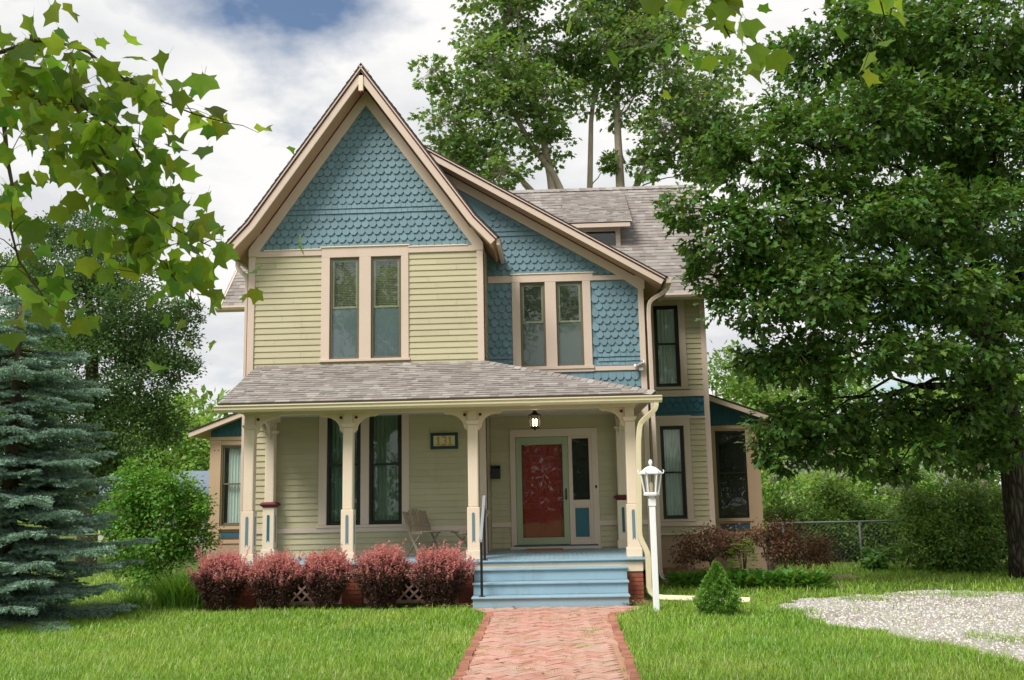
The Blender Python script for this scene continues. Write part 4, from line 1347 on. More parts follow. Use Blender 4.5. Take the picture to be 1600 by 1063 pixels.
# brick path: sand bed, herringbone bricks, tilted edging bricks
PL_ = lambda y: -0.96 - 0.028 * (y - 10) / 5 - (0.36 * ((y - 14.9) / 0.9) ** 1.3 if y > 14.9 else 0)
PR_ = lambda y: 0.655 + 0.009 * (y - 10) + (0.0 if y < 14.5 else 0.52 * min(1.0, (y - 14.5) / 1.1) ** 1.2)
ys = [3 + 0.2 * i for i in range(64)] + [15.81]
bed = MB()
for y0, y1 in zip(ys, ys[1:]):
    bed.poly([(PL_(y0) - 0.06, y0, G + 0.014), (PR_(y0) + 0.06, y0, G + 0.014), (PR_(y1) + 0.06, y1, G + 0.014), (PL_(y1) - 0.06, y1, G + 0.014)], [(0, 1, 2, 3)])
path = struct('path', bed.build('path', 'sandbed'))
bw_, bl_ = 0.096, 0.196
def brick_mesh(w, l, h, mat, nm):
    mb = MB()
    mb.box(-w / 2, w / 2, -l / 2, l / 2, -h, 0)
    me = mb.mesh(nm, mat)
    return me
pav = brick_mesh(bw_, bl_, 0.05, 'paver', 'brick')
cands = []
c45, s45 = math.cos(R(45)), math.sin(R(45))
for i in range(-130, 131):
    for j in range(-130, 131):
        k = (i - j) % 4
        if k not in (0, 3):
            continue
        cx, cy = (i * 0.1 + 0.1, j * 0.1 + 0.05) if k == 0 else (i * 0.1 + 0.05, j * 0.1 + 0.1)
        X, Y = cx * c45 - cy * s45 - 0.1, cx * s45 + cy * c45 + 12.0
        if 7.6 < Y < 15.76 and PL_(Y) + 0.03 < X < PR_(Y) - 0.03:
            cands.append((X, Y, R(45) + (R(90) if k == 0 else 0)))
vis = sorted([c for c in cands if c[1] > 9.6], key=lambda c: c[1])
rest = [c for c in cands if c[1] <= 9.6] + vis[300:]
for (X, Y, rz) in vis[:300]:
    place('brick', pav, (X, Y, G + 0.022 + random.uniform(-0.005, 0.004)), path, (random.uniform(-.02, .02), random.uniform(-.02, .02), rz + random.uniform(-.02, .02)))
mb = MB()
for (X, Y, rz) in rest:
    m_ = Matrix.Translation((X, Y, G + 0.022 + random.uniform(-0.005, 0.004))) @ Euler((random.uniform(-.02, .02), random.uniform(-.02, .02), rz)).to_matrix().to_4x4()
    b = len(mb.v)
    mb.v += [tuple(m_ @ v.co) for v in pav.vertices]
    mb.f += [tuple(b + q for q in p.vertices) for p in pav.polygons]
mb.build('path_bricks', 'paver', path)['kind'] = 'stuff'
edg = MB().box(-0.045, 0.045, -0.095, 0.095, -0.028, 0.028).mesh('edging_brick', 'edgebrick')
for sgn, fn in ((-1, PL_), (1, PR_)):
    y = 9.0
    while y < (15.0 if sgn < 0 else 14.9):
        place('edging_brick', edg, (fn(y) + sgn * 0.05 + random.uniform(-0.015, 0.015), y, G - 0.028 + random.uniform(-0.02, 0.014)), path,
              (R(45 + random.uniform(-9, 9)), random.uniform(-0.08, 0.08), random.uniform(-0.16, 0.16)))
        y += 0.100 + random.uniform(-0.008, 0.012)
slab = MB().box(4.6, 5.9, 19.9, 20.5, G - 0.02, G + 0.035).build('stepping_slab', 'found', None, bevel=0.01)
tag(slab, 'flat grey concrete slab lying in the grass by the right bay', 'paving slab')

# lawn grass: real blades, thinning with distance
def grass(n, xr, yr, h, seed):
    g = np.random.default_rng(seed)
    P = np.stack([g.uniform(*xr, n), g.uniform(*yr, n), np.full(n, G)], 1)
    pl, prr = np.vectorize(PL_)(P[:, 1]), np.vectorize(PR_)(P[:, 1])
    bad = (P[:, 1] < 15.82) & (P[:, 0] > pl - 0.10) & (P[:, 0] < prr + 0.10)
    dn = np.sin(P[:, 0] * 1.9 + 2 * np.sin(P[:, 1] * 0.9)) * np.sin(P[:, 1] * 2.3 + 1.5 * np.sin(P[:, 0] * 1.1))
    bad |= inpoly(P, DRW) & (g.random(n) > np.where((dn > 0.72) | (P[:, 1] > 16.6), 0.28, 0.02))
    bad |= (P[:, 0] > -6.0) & (P[:, 0] < 1.55) & (P[:, 1] > 15.78)
    bad |= (P[:, 0] > 1.5) & (P[:, 0] < 3.4) & (P[:, 1] > 18.9)
    bad |= (P[:, 0] > -8.2) & (P[:, 0] < -5.5) & (P[:, 1] > 20.5)
    bad |= (P[:, 0] > 2.8) & (P[:, 0] < 4.9) & (P[:, 1] > 20.6)
    # visible wedge only
    bad |= (np.abs(P[:, 0] + 0.04 * P[:, 1]) > 0.575 * P[:, 1] + 0.5)
    patch = 0.5 + 0.5 * np.sin(P[:, 0] * 2.1 + 1.3 * np.sin(P[:, 1] * 1.7)) * np.sin(P[:, 1] * 1.9 + 1.1 * np.sin(P[:, 0] * 1.3))
    P, patch = P[~bad], patch[~bad]
    return P, patch
def weeds(n, seed):
    g = np.random.default_rng(seed)
    c = np.stack([g.uniform(-1.05, 0.8, 90), g.uniform(9.4, 15.6, 90)], 1)
    k = g.integers(0, 90, n)
    P = np.concatenate([c[k] + g.normal(size=(n, 2)) * np.array([0.07, 0.05]), np.full((n, 1), G + 0.012)], 1)
    return P, np.full(n, -0.9)
parts = [weeds(3600, 9), grass(230000, (-10, 10), (9.3, 13), 0.1, 1), grass(170000, (-11, 11), (13, 17.0), 0.1, 2), grass(70000, (-13, 13), (17.0, 24), 0.1, 3)]
P = np.concatenate([p[0] for p in parts])
patch = np.concatenate([p[1] for p in parts])
n = len(P)
ang = rng.uniform(0, 6.283, n)
lean = rng.uniform(0.15, 0.9, n)
D = np.stack([np.cos(ang) * lean, np.sin(ang) * lean, np.ones(n)], 1)
N = np.stack([np.cos(ang), np.sin(ang), np.full(n, 0.2)], 1)
Hh = rng.uniform(0.05, 0.105, n) * (0.75 + 0.5 * patch) * np.where(rng.random(n) < 0.14, 1.5, 1.0)
Wd = rng.uniform(0.004, 0.0085, n) * (1 + (P[:, 1] > 13) * 0.35 + (P[:, 1] > 17) * 0.6) / Hh
go = leaves('grass', T_BLADE, P, D, N, Hh, 'grass', None, Wd)
tag(go, 'uncut green lawn grass around the brick path', 'grass', kind='stuff')

# ------------------------------------------------------------------ things on and around the porch
# house number plaque
pq = thing('house_number_plaque', 'ivory house number plaque reading 131 in a dark green frame beside the porch windows', 'plaque', (-2.095, YA - 0.02, 2.73))
px0, px1, pz0, pz1, py = -2.355, -1.835, 2.725, 3.03, YA - 0.022
f = MB()
for b in ((px0, px1, pz1 - 0.055, pz1), (px0, px1, pz0, pz0 + 0.055), (px0, px0 + 0.055, pz0 + 0.055, pz1 - 0.055), (px1 - 0.055, px1, pz0 + 0.055, pz1 - 0.055)):
    f.box(b[0], b[1], py - 0.035, py, b[2], b[3])
M['plaqueframe'] = paint('dark_green_frame', srgb(28, 62, 62), 0.5, 0.1)
f.build('frame', 'plaqueframe', pq, bevel=0.006)
MB().box(px0 + 0.05, px1 - 0.05, py - 0.012, py - 0.001, pz0 + 0.05, pz1 - 0.05).build('plate', 'ivory', pq)
def one(x):
    h0, h1 = pz0 + 0.075, pz1 - 0.072
    return [(x - 0.042, h0), (x + 0.042, h0), (x + 0.042, h0 + 0.018), (x + 0.020, h0 + 0.022), (x + 0.020, h1), (x - 0.008, h1), (x - 0.040, h1 - 0.028), (x - 0.040, h1 - 0.045), (x - 0.020, h1 - 0.042), (x - 0.020, h0 + 0.022), (x - 0.042, h0 + 0.018)]
for x in (-2.205, -1.985):
    MB().prism(one(x), py - 0.020, py - 0.0125).build('digit', 'brass', pq)
th = MB()
zc, rr_ = (pz0 + pz1) / 2, 0.040
pts = []
for i in range(15):
    t = R(155 - i * 245 / 14)
    pts.append((-2.097 + 0.9 * rr_ * math.cos(t), py - 0.016, zc + 0.036 + rr_ * 0.92 * math.sin(t)))
th.tube(pts, [0.012] + [0.013] * 13 + [0.011], 6)
pts = []
for i in range(15):
    t = R(90 - i * 245 / 14)
    pts.append((-2.097 + rr_ * math.cos(t), py - 0.016, zc - 0.036 + rr_ * 0.95 * math.sin(t)))
th.tube(pts, [0.011] + [0.013] * 13 + [0.014], 6)
th.build('digit', 'brass', pq)

# hanging porch lantern, lit
LX, LY = -0.355, 17.6
la = thing('porch_lantern', 'lit black lantern hanging from the porch ceiling in front of the door', 'lantern', (LX, LY, 3.36))
c_ = MB()
c_.lathe([(0.05, 0.0), (0.05, -0.015), (0.012, -0.02), (0.010, -0.06), (0.03, -0.062), (0.045, -0.085), (0.105, -0.125), (0.115, -0.135), (0.115, -0.145), (0.0, -0.146)], (LX, LY, 3.391), 6)
c_.build('cap', 'black', la)
fr = MB()
for k in range(6):
    t = k * math.pi / 3
    x0, y0, x1, y1 = LX + 0.105 * math.cos(t), LY + 0.105 * math.sin(t), LX + 0.085 * math.cos(t), LY + 0.085 * math.sin(t)
    fr.tube([(x0, y0, 3.245), (x1, y1, 3.045)], 0.006, 4)
fr.lathe([(0.09, 0.0), (0.09, -0.018), (0.045, -0.032), (0.014, -0.04), (0.016, -0.06), (0.0, -0.07)], (LX, LY, 3.045), 6)
fr.build('cage', 'black', la)
gl = MB()
for k in range(6):
    t0, t1 = k * math.pi / 3, (k + 1) * math.pi / 3
    gl.poly([(LX + 0.083 * math.cos(t0), LY + 0.083 * math.sin(t0), 3.047), (LX + 0.083 * math.cos(t1), LY + 0.083 * math.sin(t1), 3.047), (LX + 0.101 * math.cos(t1), LY + 0.101 * math.sin(t1), 3.243), (LX + 0.101 * math.cos(t0), LY + 0.101 * math.sin(t0), 3.243)], [(0, 1, 2, 3)])
gl.build('pane', 'lampglass', la)
for dx in (-0.028, 0.026):
    MB().lathe([(0.008, -0.05), (0.010, 0.0), (0.020, 0.03), (0.014, 0.065), (0.0, 0.085)], (LX + dx, LY - 0.01, 3.11), 8).build('bulb', 'bulb', la, True)

# mailbox, door mat, doorbell, solar light
mbx = MB()
mbx.prism([(YB - 0.16, 2.16), (YB - 0.025, 2.16), (YB - 0.025, 2.42), (YB - 0.11, 2.42), (YB - 0.165, 2.36)], -1.275, -1.10, 'x')
tag(mbx.build('mailbox', 'black', None, bevel=0.006), 'black wall mailbox in the shade left of the front door', 'mailbox')
tag(MB().box(-0.62, 0.10, 19.02, 19.44, FL + 0.002, FL + 0.022).build('door_mat', 'mat', None, bevel=0.004), 'brown coir mat on the blue porch floor before the red door', 'door mat')
db = MB().lathe([(0.022, 0.0), (0.022, 0.008), (0.012, 0.012)], (0, 0, 0), 10)
dbo = db.build('doorbell', 'black')
dbo.matrix_world = Matrix.Translation((0.785, YB - 0.046, 1.97)) @ Matrix.Rotation(R(90), 4, 'X') @ Matrix.Diagonal((1, 1.6, 1, 1))
tag(dbo, 'small black oval doorbell on the trim right of the sidelight', 'doorbell')
so_ = thing('solar_light', 'white solar security light on the blue wall corner above the porch roof', 'light', (1.80, YB - 0.045, 4.33))
MB().box(1.72, 1.80, YB - 0.14, YB - 0.043, 4.25, 4.31).build('body', 'white', so_, bevel=0.01)
pnl = MB()
pnl.poly([(1.62, YB - 0.20, 4.33), (1.82, YB - 0.20, 4.42), (1.82, YB - 0.06, 4.47), (1.62, YB - 0.06, 4.38), (1.625, YB - 0.20, 4.31), (1.825, YB - 0.20, 4.40), (1.825, YB - 0.06, 4.45), (1.625, YB - 0.06, 4.36)],
         [(0, 1, 2, 3), (4, 7, 6, 5), (0, 4, 5, 1), (1, 5, 6, 2), (2, 6, 7, 3), (3, 7, 4, 0)])
pnl.build('panel_frame', 'white', so_)
pnf = MB()
pnf.poly([(1.645, YB - 0.2015, 4.325), (1.79, YB - 0.2015, 4.391), (1.79, YB - 0.2015, 4.400), (1.645, YB - 0.2015, 4.336)], [(0, 1, 2, 3)])
pnf.poly([(1.65, YB - 0.185, 4.352), (1.80, YB - 0.185, 4.419), (1.80, YB - 0.075, 4.462), (1.65, YB - 0.075, 4.395)], [(0, 1, 2, 3)])
pnf.build('solar_cells', 'screen', so_)

# folding chairs, weathered slats
def chair(label, loc, rz):
    root = thing('folding_chair', label, 'chair', loc, 'weathered folding chairs on the porch')
    root.rotation_euler = (0, 0, rz)
    def add(mb, nm, bevel=0.004):
        o = mb.build(nm, 'oldwood', None, bevel=bevel)
        o.parent = root
        return o
    # faces local -y; width along x
    for i in range(6):
        x = -0.19 + i * 0.076
        top = 0.86 - 0.05 * abs(i - 2.5) / 2.5 * 1.2
        m = MB()
        m.poly([(x - 0.029, 0.16, 0.45), (x + 0.029, 0.16, 0.45), (x + 0.029, 0.30, top), (x - 0.029, 0.30, top), (x - 0.029, 0.175, 0.45), (x + 0.029, 0.175, 0.45), (x + 0.029, 0.315, top), (x - 0.029, 0.315, top)],
               [(0, 1, 2, 3), (7, 6, 5, 4), (0, 4, 5, 1), (1, 5, 6, 2), (2, 6, 7, 3), (3, 7, 4, 0)])
        add(m, 'back_slat', 0.003)
    for i in range(7):
        y = -0.24 + i * 0.062
        add(MB().box(-0.21, 0.21, y, y + 0.05, 0.435, 0.452), 'seat_slat', 0.003)
    for s in (-1, 1):
        add(MB().tube([(s * 0.235, -0.22, 0.0), (s * 0.235, 0.10, 0.40), (s * 0.235, 0.325, 0.80)], 0.021, 4, (1, 1)), 'back_leg', 0)
        add(MB().tube([(s * 0.195, 0.26, 0.0), (s * 0.195, -0.20, 0.43)], 0.021, 4, (1, 1)), 'front_leg', 0)
        add(MB().box(s * 0.215 - 0.012, s * 0.215 + 0.012, -0.25, 0.19, 0.405, 0.434), 'seat_rail')
    for (y, z) in ((0.185, 0.52), (0.285, 0.74)):
        add(MB().box(-0.225, 0.225, y, y + 0.018, z, z + 0.05), 'back_rail')
    add(MB().tube([(-0.235, -0.12, 0.14), (0.235, -0.12, 0.14)], 0.014, 6), 'stretcher', 0)
    return root
chair('weathered wooden folding chair beside the porch window, angled to the right', (-2.42, 17.95, FL + 0.003), R(42))
chair('weathered wooden folding chair half hidden behind the post by the steps', (-1.62, 17.95, FL + 0.003), R(-62))

# lamp post
lp = thing('lamp_post', 'white lamp post with six-sided glass lantern beside the brick path', 'lamp post', (1.435, 15.1, G))
pX, pY = 1.445, 15.1
MB().box(pX - 0.045, pX + 0.045, pY - 0.045, pY + 0.045, G - 0.02, 1.70).build('post', 'white', lp, bevel=0.008)
MB().box(pX - 0.054, pX + 0.054, pY - 0.054, pY + 0.054, 1.64, 1.755).build('collar', 'white', lp, bevel=0.006)
hx = MB()
hx.lathe([(0.04, 0.0), (0.045, 0.03), (0.12, 0.045), (0.125, 0.075), (0.105, 0.09)], (pX, pY, 1.756), 6)
hx.build('lantern_base', 'white', lp)
cg = MB()
for k in range(6):
    t = k * math.pi / 3
    c, s = math.cos(t), math.sin(t)
    cg.tube([(pX + 0.108 * c, pY + 0.108 * s, 1.845), (pX + 0.152 * c, pY + 0.152 * s, 2.125)], 0.012, 4)
    cg.tube([(pX + 0.150 * c, pY + 0.150 * s, 2.125), (pX + 0.185 * c, pY + 0.185 * s, 2.13), (pX + 0.20 * c, pY + 0.20 * s, 2.165), (pX + 0.185 * c, pY + 0.185 * s, 2.185)], 0.009, 5)
cg.build('cage', 'white', lp)
gl = MB()
for k in range(6):
    t0, t1 = k * math.pi / 3, (k + 1) * math.pi / 3
    gl.poly([(pX + 0.104 * math.cos(t0), pY + 0.104 * math.sin(t0), 1.85), (pX + 0.104 * math.cos(t1), pY + 0.104 * math.sin(t1), 1.85), (pX + 0.147 * math.cos(t1), pY + 0.147 * math.sin(t1), 2.12), (pX + 0.147 * math.cos(t0), pY + 0.147 * math.sin(t0), 2.12)], [(0, 1, 2, 3)])
gl.build('pane', 'lampglass', lp)
MB().lathe([(0.170, 0.0), (0.175, 0.02), (0.160, 0.035), (0.075, 0.105), (0.05, 0.11), (0.05, 0.118)], (pX, pY, 2.12), 6).build('lantern_roof', 'white', lp)
MB().lathe([(0.018, 0.0), (0.018, 0.02), (0.030, 0.035), (0.032, 0.065), (0.020, 0.095), (0.0, 0.108)], (pX, pY, 2.238), 10).build('finial', 'white', lp, True)
MB().lathe([(0.022, 0.0), (0.022, 0.05), (0.030, 0.09), (0.028, 0.13), (0.0, 0.16)], (pX, pY, 1.85), 8).build('bulb', 'ivory', lp, True)

# chain-link fence and the far fence
def fence(label, x0, x1, Y, posts, h=1.02):
    r = thing('chain_link_fence', label, 'fence', ((x0 + x1) / 2, Y, G))
    for X in posts:
        MB().tube([(X, Y, G - 0.05), (X, Y, G + h - 0.01)], 0.028, 8).build('fence_post', 'fencewire', r, True)
    MB().tube([(x0, Y, G + h), (x1, Y, G + h)], 0.021, 8).build('top_rail', 'fencewire', r, True)
    w = MB()
    d = 0.10
    x = x0 - h
    while x < x1:
        for s in (1, -1):
            a = (x, G + 0.03) if s > 0 else (x, G + h - 0.02)
            b = (x + h, G + h - 0.02) if s > 0 else (x + h, G + 0.03)
            t0 = max(0, (x0 - a[0]) / h)
            t1 = min(1, (x1 - a[0]) / h)
            if t1 > t0 + 0.02:
                w.tube([(a[0] + (b[0] - a[0]) * t, Y + 0.012 * s, a[1] + (b[1] - a[1]) * t) for t in (t0, t1)], 0.0016, 3)
        x += d
    o = w.build('wire_mesh', 'fencewire', r)
    o['kind'] = 'stuff'
fence('low chain-link fence running from the right bay to the big shrub', 4.70, 9.6, 22.3, (4.72, 5.0, 6.68, 9.4))
fence('short run of chain-link fence behind the round bush by the left bay', -12.5, -8.10, 23.2, (-8.15, -8.4, -10.5))

# ------------------------------------------------------------------ neighbours' houses
def neighbour(label, x0, x1, y0, y1, zw, zr, wmat, rmat, wins, ridge='x'):
    r = thing('neighbour_house', label, 'house', ((x0 + x1) / 2, y0, G))
    MB().box(x0, x1, y0, y1, G - 0.1, zw).build('wall', wmat, r)
    ro = MB()
    if ridge == 'x':
        ym = (y0 + y1) / 2
        ro.prism([(y0 - 0.5, zw - 0.2), (ym, zr), (y1 + 0.5, zw - 0.2), (y1 + 0.5, zw - 0.05), (ym, zr + 0.18), (y0 - 0.5, zw - 0.05)], x0 - 0.4, x1 + 0.4, 'x')
        MB().prism([(y0, zw), (y1, zw), (ym, zr - 0.05)], x0, x0 + 0.1, 'x').build('gable', wmat, r)
    else:
        xm = (x0 + x1) / 2
        ro.prism([(x0 - 0.4, zw - 0.2), (xm, zr), (x1 + 0.4, zw - 0.2), (x1 + 0.4, zw - 0.05), (xm, zr + 0.18), (x0 - 0.4, zw - 0.05)], y0 - 0.4, y1 + 0.4)
        MB().prism([(x0, zw), (x1, zw), (xm, zr - 0.05)], y0 + 0.001, y0 + 0.1).build('gable', wmat, r)
    ro.build('roof', rmat, r)
    for (a, b, c, d) in wins:
        w = MB().box(a - 0.12, b + 0.12, y0 - 0.06, y0 - 0.001, c - 0.12, d + 0.12).build('window', 'white', r)
        MB().box(a, b, y0 - 0.075, y0 - 0.061, c, d).build('pane', 'glass', w)
        MB().box(a, b, y0 - 0.0605, y0 - 0.0601, c, d).build('pane_backing', 'dark', w)
    return r
neighbour('off-white neighbour house with a grey gable roof glimpsed under the oak', 12.6, 16.4, 50, 58, 2.35, 4.4, 'neighbour_wall', 'neighbour_roof', [(15.2, 15.8, 1.15, 2.25), (13.3, 13.9, 1.1, 2.1)], 'y')
neighbour('low garage with a pale grey roof beyond the big shrub', 17.2, 21.5, 52, 58, 1.75, 3.0, 'neighbour_wall', 'neighbour_roof', [], 'x')
neighbour('neighbour house with blue-grey shingled roof behind the round bush', -16.5, -11.2, 33.5, 39.5, 2.1, 2.75, 'neighbour_wall', 'neighbour_blue_roof', [(-13.0, -12.2, 0.9, 1.7)], 'x')

# ------------------------------------------------------------------ trees and shrubs
OAK = [(5.3,18.5,10.29,0.85),(5.92,18,10.42,1.06),(7.41,19,10.98,1.25),(8.21,18,10.32,1.3),(9.47,19,9.94,1.37),(4.61,18,9.04,0.83),(2.99,17,7.91,0.54),(3.72,17,7.58,0.84),(4.76,17,7.9,1.0),(6.1,17.5,8.53,1.15),(7.47,18,8.68,1.18),(8.6,18,8.13,1.18),(2.41,16.5,6.7,0.52),(2.99,16.5,6.17,0.76),(3.87,16.5,6.26,0.87),(5.13,17,6.7,1.06),(6.35,17,6.66,1.0),(7.78,17.5,6.64,1.09),(2.87,17,5.61,0.56),(3.53,16.8,5.09,0.83),(4.45,16.5,5.23,0.97),(5.8,17,5.29,1.0),(7.01,17,5.26,0.95),(8.6,18,5.66,0.94),(3.73,17.5,4.06,0.52),(4.41,17.5,4.16,0.8),(5.29,17,4.29,0.84),(6.38,17,4.26,0.78),(7.57,17.5,4.3,0.8),(4.05,18,3.0,0.59),(4.93,18,3.15,0.71),(5.84,18,3.01,0.59),(6.61,18,2.65,0.59),(7.34,18,3.21,0.59),(8.06,18,3.66,0.59),(4.37,18.3,2.31,0.38),(7.97,21.5,10.65,1.69),(5.96,20.5,6.44,1.48),(8.49,21.5,8.36,1.83),(9.6,21,6.03,1.51),(10.45,18.5,8.63,1.7),(10.45,19,6.21,1.62),(10.12,19,4.21,1.12)]
OAK += [(5.09,18.3,2.58,0.48),(5.74,18.4,2.4,0.46),(7.28,18.6,2.49,0.51),(8.03,18.6,3.06,0.59),(7.94,18.8,2.36,0.47),(6.57,18.4,3.26,0.54),(4.54,18.4,2.72,0.46),(8.48,18.4,2.63,0.54),(6.28,18.5,2.15,0.36),(3.88,18.4,2.61,0.39)]
SYL = [(-4.19,37,16.59,0.87),(-3.5,38,18.06,1.12),(-2.67,38,20.54,1.0),(-1.85,37,18.65,1.33),(-3.92,38,15.46,1.0),(-2.88,38,15.29,1.12),(-1.32,38,21.48,1.12),(-0.72,39,20.09,1.28),(-1.37,37,16.75,1.33),(-0.08,38,17.93,1.25),(0.52,39,20.61,0.9),(0.13,38,15.86,0.87),(-1.67,37,14.5,0.85),(-0.75,38,23.31,1.25),(-2.44,39,23.07,0.9)]
SYR = [(2.23,40,22.21,1.18),(2.94,39,20.22,1.28),(4.14,40,21.24,1.44),(5.05,39,19.28,1.41),(6.04,39,17.83,1.41),(7.27,40,17.91,1.18),(1.84,40,18.69,1.05),(3.48,40,18.34,1.18),(4.93,39,16.75,1.15),(6.64,40,16.08,1.31),(4.07,39,15.06,0.56),(2.83,40,15.64,0.47),(8.03,40,17.02,1.0),(1.34,40,20.17,0.94),(3.65,40,23.04,1.31),(5.57,40,22.36,1.18),(2.87,40,24.58,1.31),(6.33,40,15.38,0.79),(7.54,41,20.08,1.08)]
JUN = [(-14.46,28,9.98,0.73),(-13.66,28,9.66,0.77),(-14.43,27.5,8.68,1.08),(-12.72,28,8.55,0.92),(-13.27,27,7.58,1.24),(-12.06,27.5,7.08,1.12),(-11.36,28,6.76,0.77),(-10.84,28,7.29,0.44),(-14.98,27.5,6.4,1.26),(-13.18,27,5.72,1.42),(-11.86,27.5,5.38,1.08),(-10.98,28,5.7,0.59),(-14.1,27.5,4.14,1.44),(-12.39,27.5,3.74,1.26),(-11.49,28,4.12,0.73),(-15.52,28,4.4,1.29),(-13.32,28,2.49,1.1),(-11.81,28,2.46,0.73),(-16.15,28,8.45,0.92)]
PALE_L = [(-15.45,42,4.7,1.1),(-14.62,42,3.95,1.0),(-16.79,42.5,4.2,1.2),(-15.0,42,2.93,1.15),(-14.2,42.5,2.94,1.0),(-17.5,43,5.6,1.2)]
BG1 = [(7.59,44,7.25,1.04),(8.12,44,5.37,1.3),(9.67,45,6.59,1.33),(9.9,44,4.47,1.3),(8.75,45,3.11,1.33),(7.35,45,4.01,1.18)]
BG2 = [(13.25,60,8.4,1.7),(15.0,60,6.6,1.7),(13.2,60,6.0,1.6),(18.0,61,7.8,1.6),(18.4,61,5.4,1.6),(16.6,61,9.6,1.5)]
BG3 = [(17.67,47,5.39,1.39),(19.72,47,5.04,1.54),(21.09,47,3.81,1.23),(18.7,47,4.2,1.23),(22.65,48,5.97,1.89),(20.92,48,6.95,1.26)]
BUSH = [(-8.49,20.3,2.17,0.51),(-8.94,20.3,1.65,0.51),(-7.89,20,2.02,0.47),(-7.52,20.1,1.75,0.34),(-8.26,20,1.25,0.66),(-7.67,20.2,1.1,0.45),(-9.09,20.4,0.86,0.51),(-8.19,20.2,0.6,0.53),(-7.15,19.8,1.75,0.16),(-8.95,20.4,2.44,0.27)]
BIGSHRUB = [(8.08,22,1.29,0.52),(8.79,22,1.48,0.55),(9.52,22,1.26,0.58),(7.75,21.6,0.63,0.51),(8.34,21.4,0.63,0.63),(9.13,21.4,0.62,0.63),(10.09,22,0.84,0.65)]
SHR = [[(5.53,24.5,1.06,0.45),(5.76,24.3,0.53,0.57),(5.32,24.5,0.22,0.42)], [(6.72,24.8,1.42,0.59),(6.81,24.5,0.65,0.61),(6.41,24.5,0.36,0.48),(7.32,25,1.4,0.43)], [(7.87,24.6,1.01,0.52),(8.02,24.5,0.48,0.58),(7.55,24.5,0.34,0.45),(8.56,25,1.22,0.43)]]

def trunk(parent, pts, radii, mat, n=10):
    mb = MB().tube(pts, radii, n)
    o = mb.build('trunk', mat, parent, True)
    return o

oak = thing('oak_tree', 'large dark green oak spreading over the right side of the house', 'tree', (8.95, 19.5, G))
tp = [(8.95, 19.5, G - 0.1), (8.93, 19.5, 0.6), (8.88, 19.5, 1.6), (8.86, 19.45, 2.8), (8.7, 19.4, 4.2), (8.55, 19.35, 5.8), (8.4, 19.3, 7.4), (8.2, 19.2, 9.2), (8.1, 19.1, 10.8)]
trunk(oak, tp, [0.36, 0.29, 0.26, 0.24, 0.22, 0.20, 0.16, 0.11, 0.05], 'oakbark', 16)
def near_house(P):      # keep leaves out of the walls and roofs
    x, y, z = P[:, 0], P[:, 1], P[:, 2]
    return ((x < 4.9) & (y > 20.4) & (z < 10.2)) | ((x < 2.5) & (y > 18.9) & (z < 9)) | ((x < 1.9) & (z < 5.2))
tips = foliage('crown', [(a, b, c, d * 0.90) for a, b, c, d in OAK], 2100, T_OAK, 0.165, 'oak', oak, sub=26, squash=0.72, subr=0.17, block=near_house, gaps=0.10)
limbs(oak, tp, OAK, tips, 0.06, 'oakbark', 3, True)

def big_tree(label, trunkpts, radii, extra, clumps, dens, size, lm, bm, group=None, tm=T_PLANE, r0=0.10, sub=14, subr=0.27, gaps=0.05, fill=False):
    if fill:
        clumps = list(clumps) + [(c[0] + random.gauss(0, 0.9), c[1] + random.gauss(0, 0.6), c[2] + random.gauss(0.2, 0.7), c[3] * 0.75) for c in clumps]
    b = trunkpts[0]
    t = thing('tree', label, 'tree', (b[0], b[1], G), group)
    trunk(t, trunkpts, radii, bm)
    sk = list(trunkpts)
    if extra:
        for pts, rr in extra:
            MB().tube(pts, rr, 8).build('main_limb', bm, t, True)
            sk += pts
    tips = foliage('crown', clumps, dens, tm, size, lm, t, sub=sub, squash=0.85, subr=subr, droop=0.3, gaps=gaps)
    limbs(t, [p for p in sk if p[2] > 1.0], clumps, tips, r0, bm, 2)
    return t
big_tree('tall airy sycamore behind the house, just right of the gable peak', [(0.5, 38.3, G - 0.2), (0.55, 38.2, 4), (0.5, 38.2, 8.5), (0.3, 38.1, 12.5), (0.1, 38.1, 14.5), (-0.3, 38, 17), (-0.8, 38, 19.5), (-1.1, 38, 21.5)], [0.34, 0.30, 0.26, 0.21, 0.16, 0.12, 0.08, 0.04],
         [([(0.55, 38.2, 11.5), (0.9, 38.2, 13.0), (0.2, 38, 14.6), (-0.7, 37.8, 15.9), (-1.7, 37.6, 17.8), (-2.4, 37.8, 20)], [0.18, 0.165, 0.14, 0.11, 0.08, 0.04]),
          ([(0.3, 38.1, 12), (-0.2, 38.1, 13.4), (-1.3, 37.9, 14.6), (-2.6, 37.8, 15.6), (-3.7, 37.6, 16.6)], [0.15, 0.13, 0.10, 0.07, 0.03])],
         [(a, b, c, d * 1.22) for a, b, c, d in SYL], 600, 0.21, "farplane", 'palebark', 'sycamores behind the house', T_PLANE, 0.04, 46, 0.125, 0.46, True)
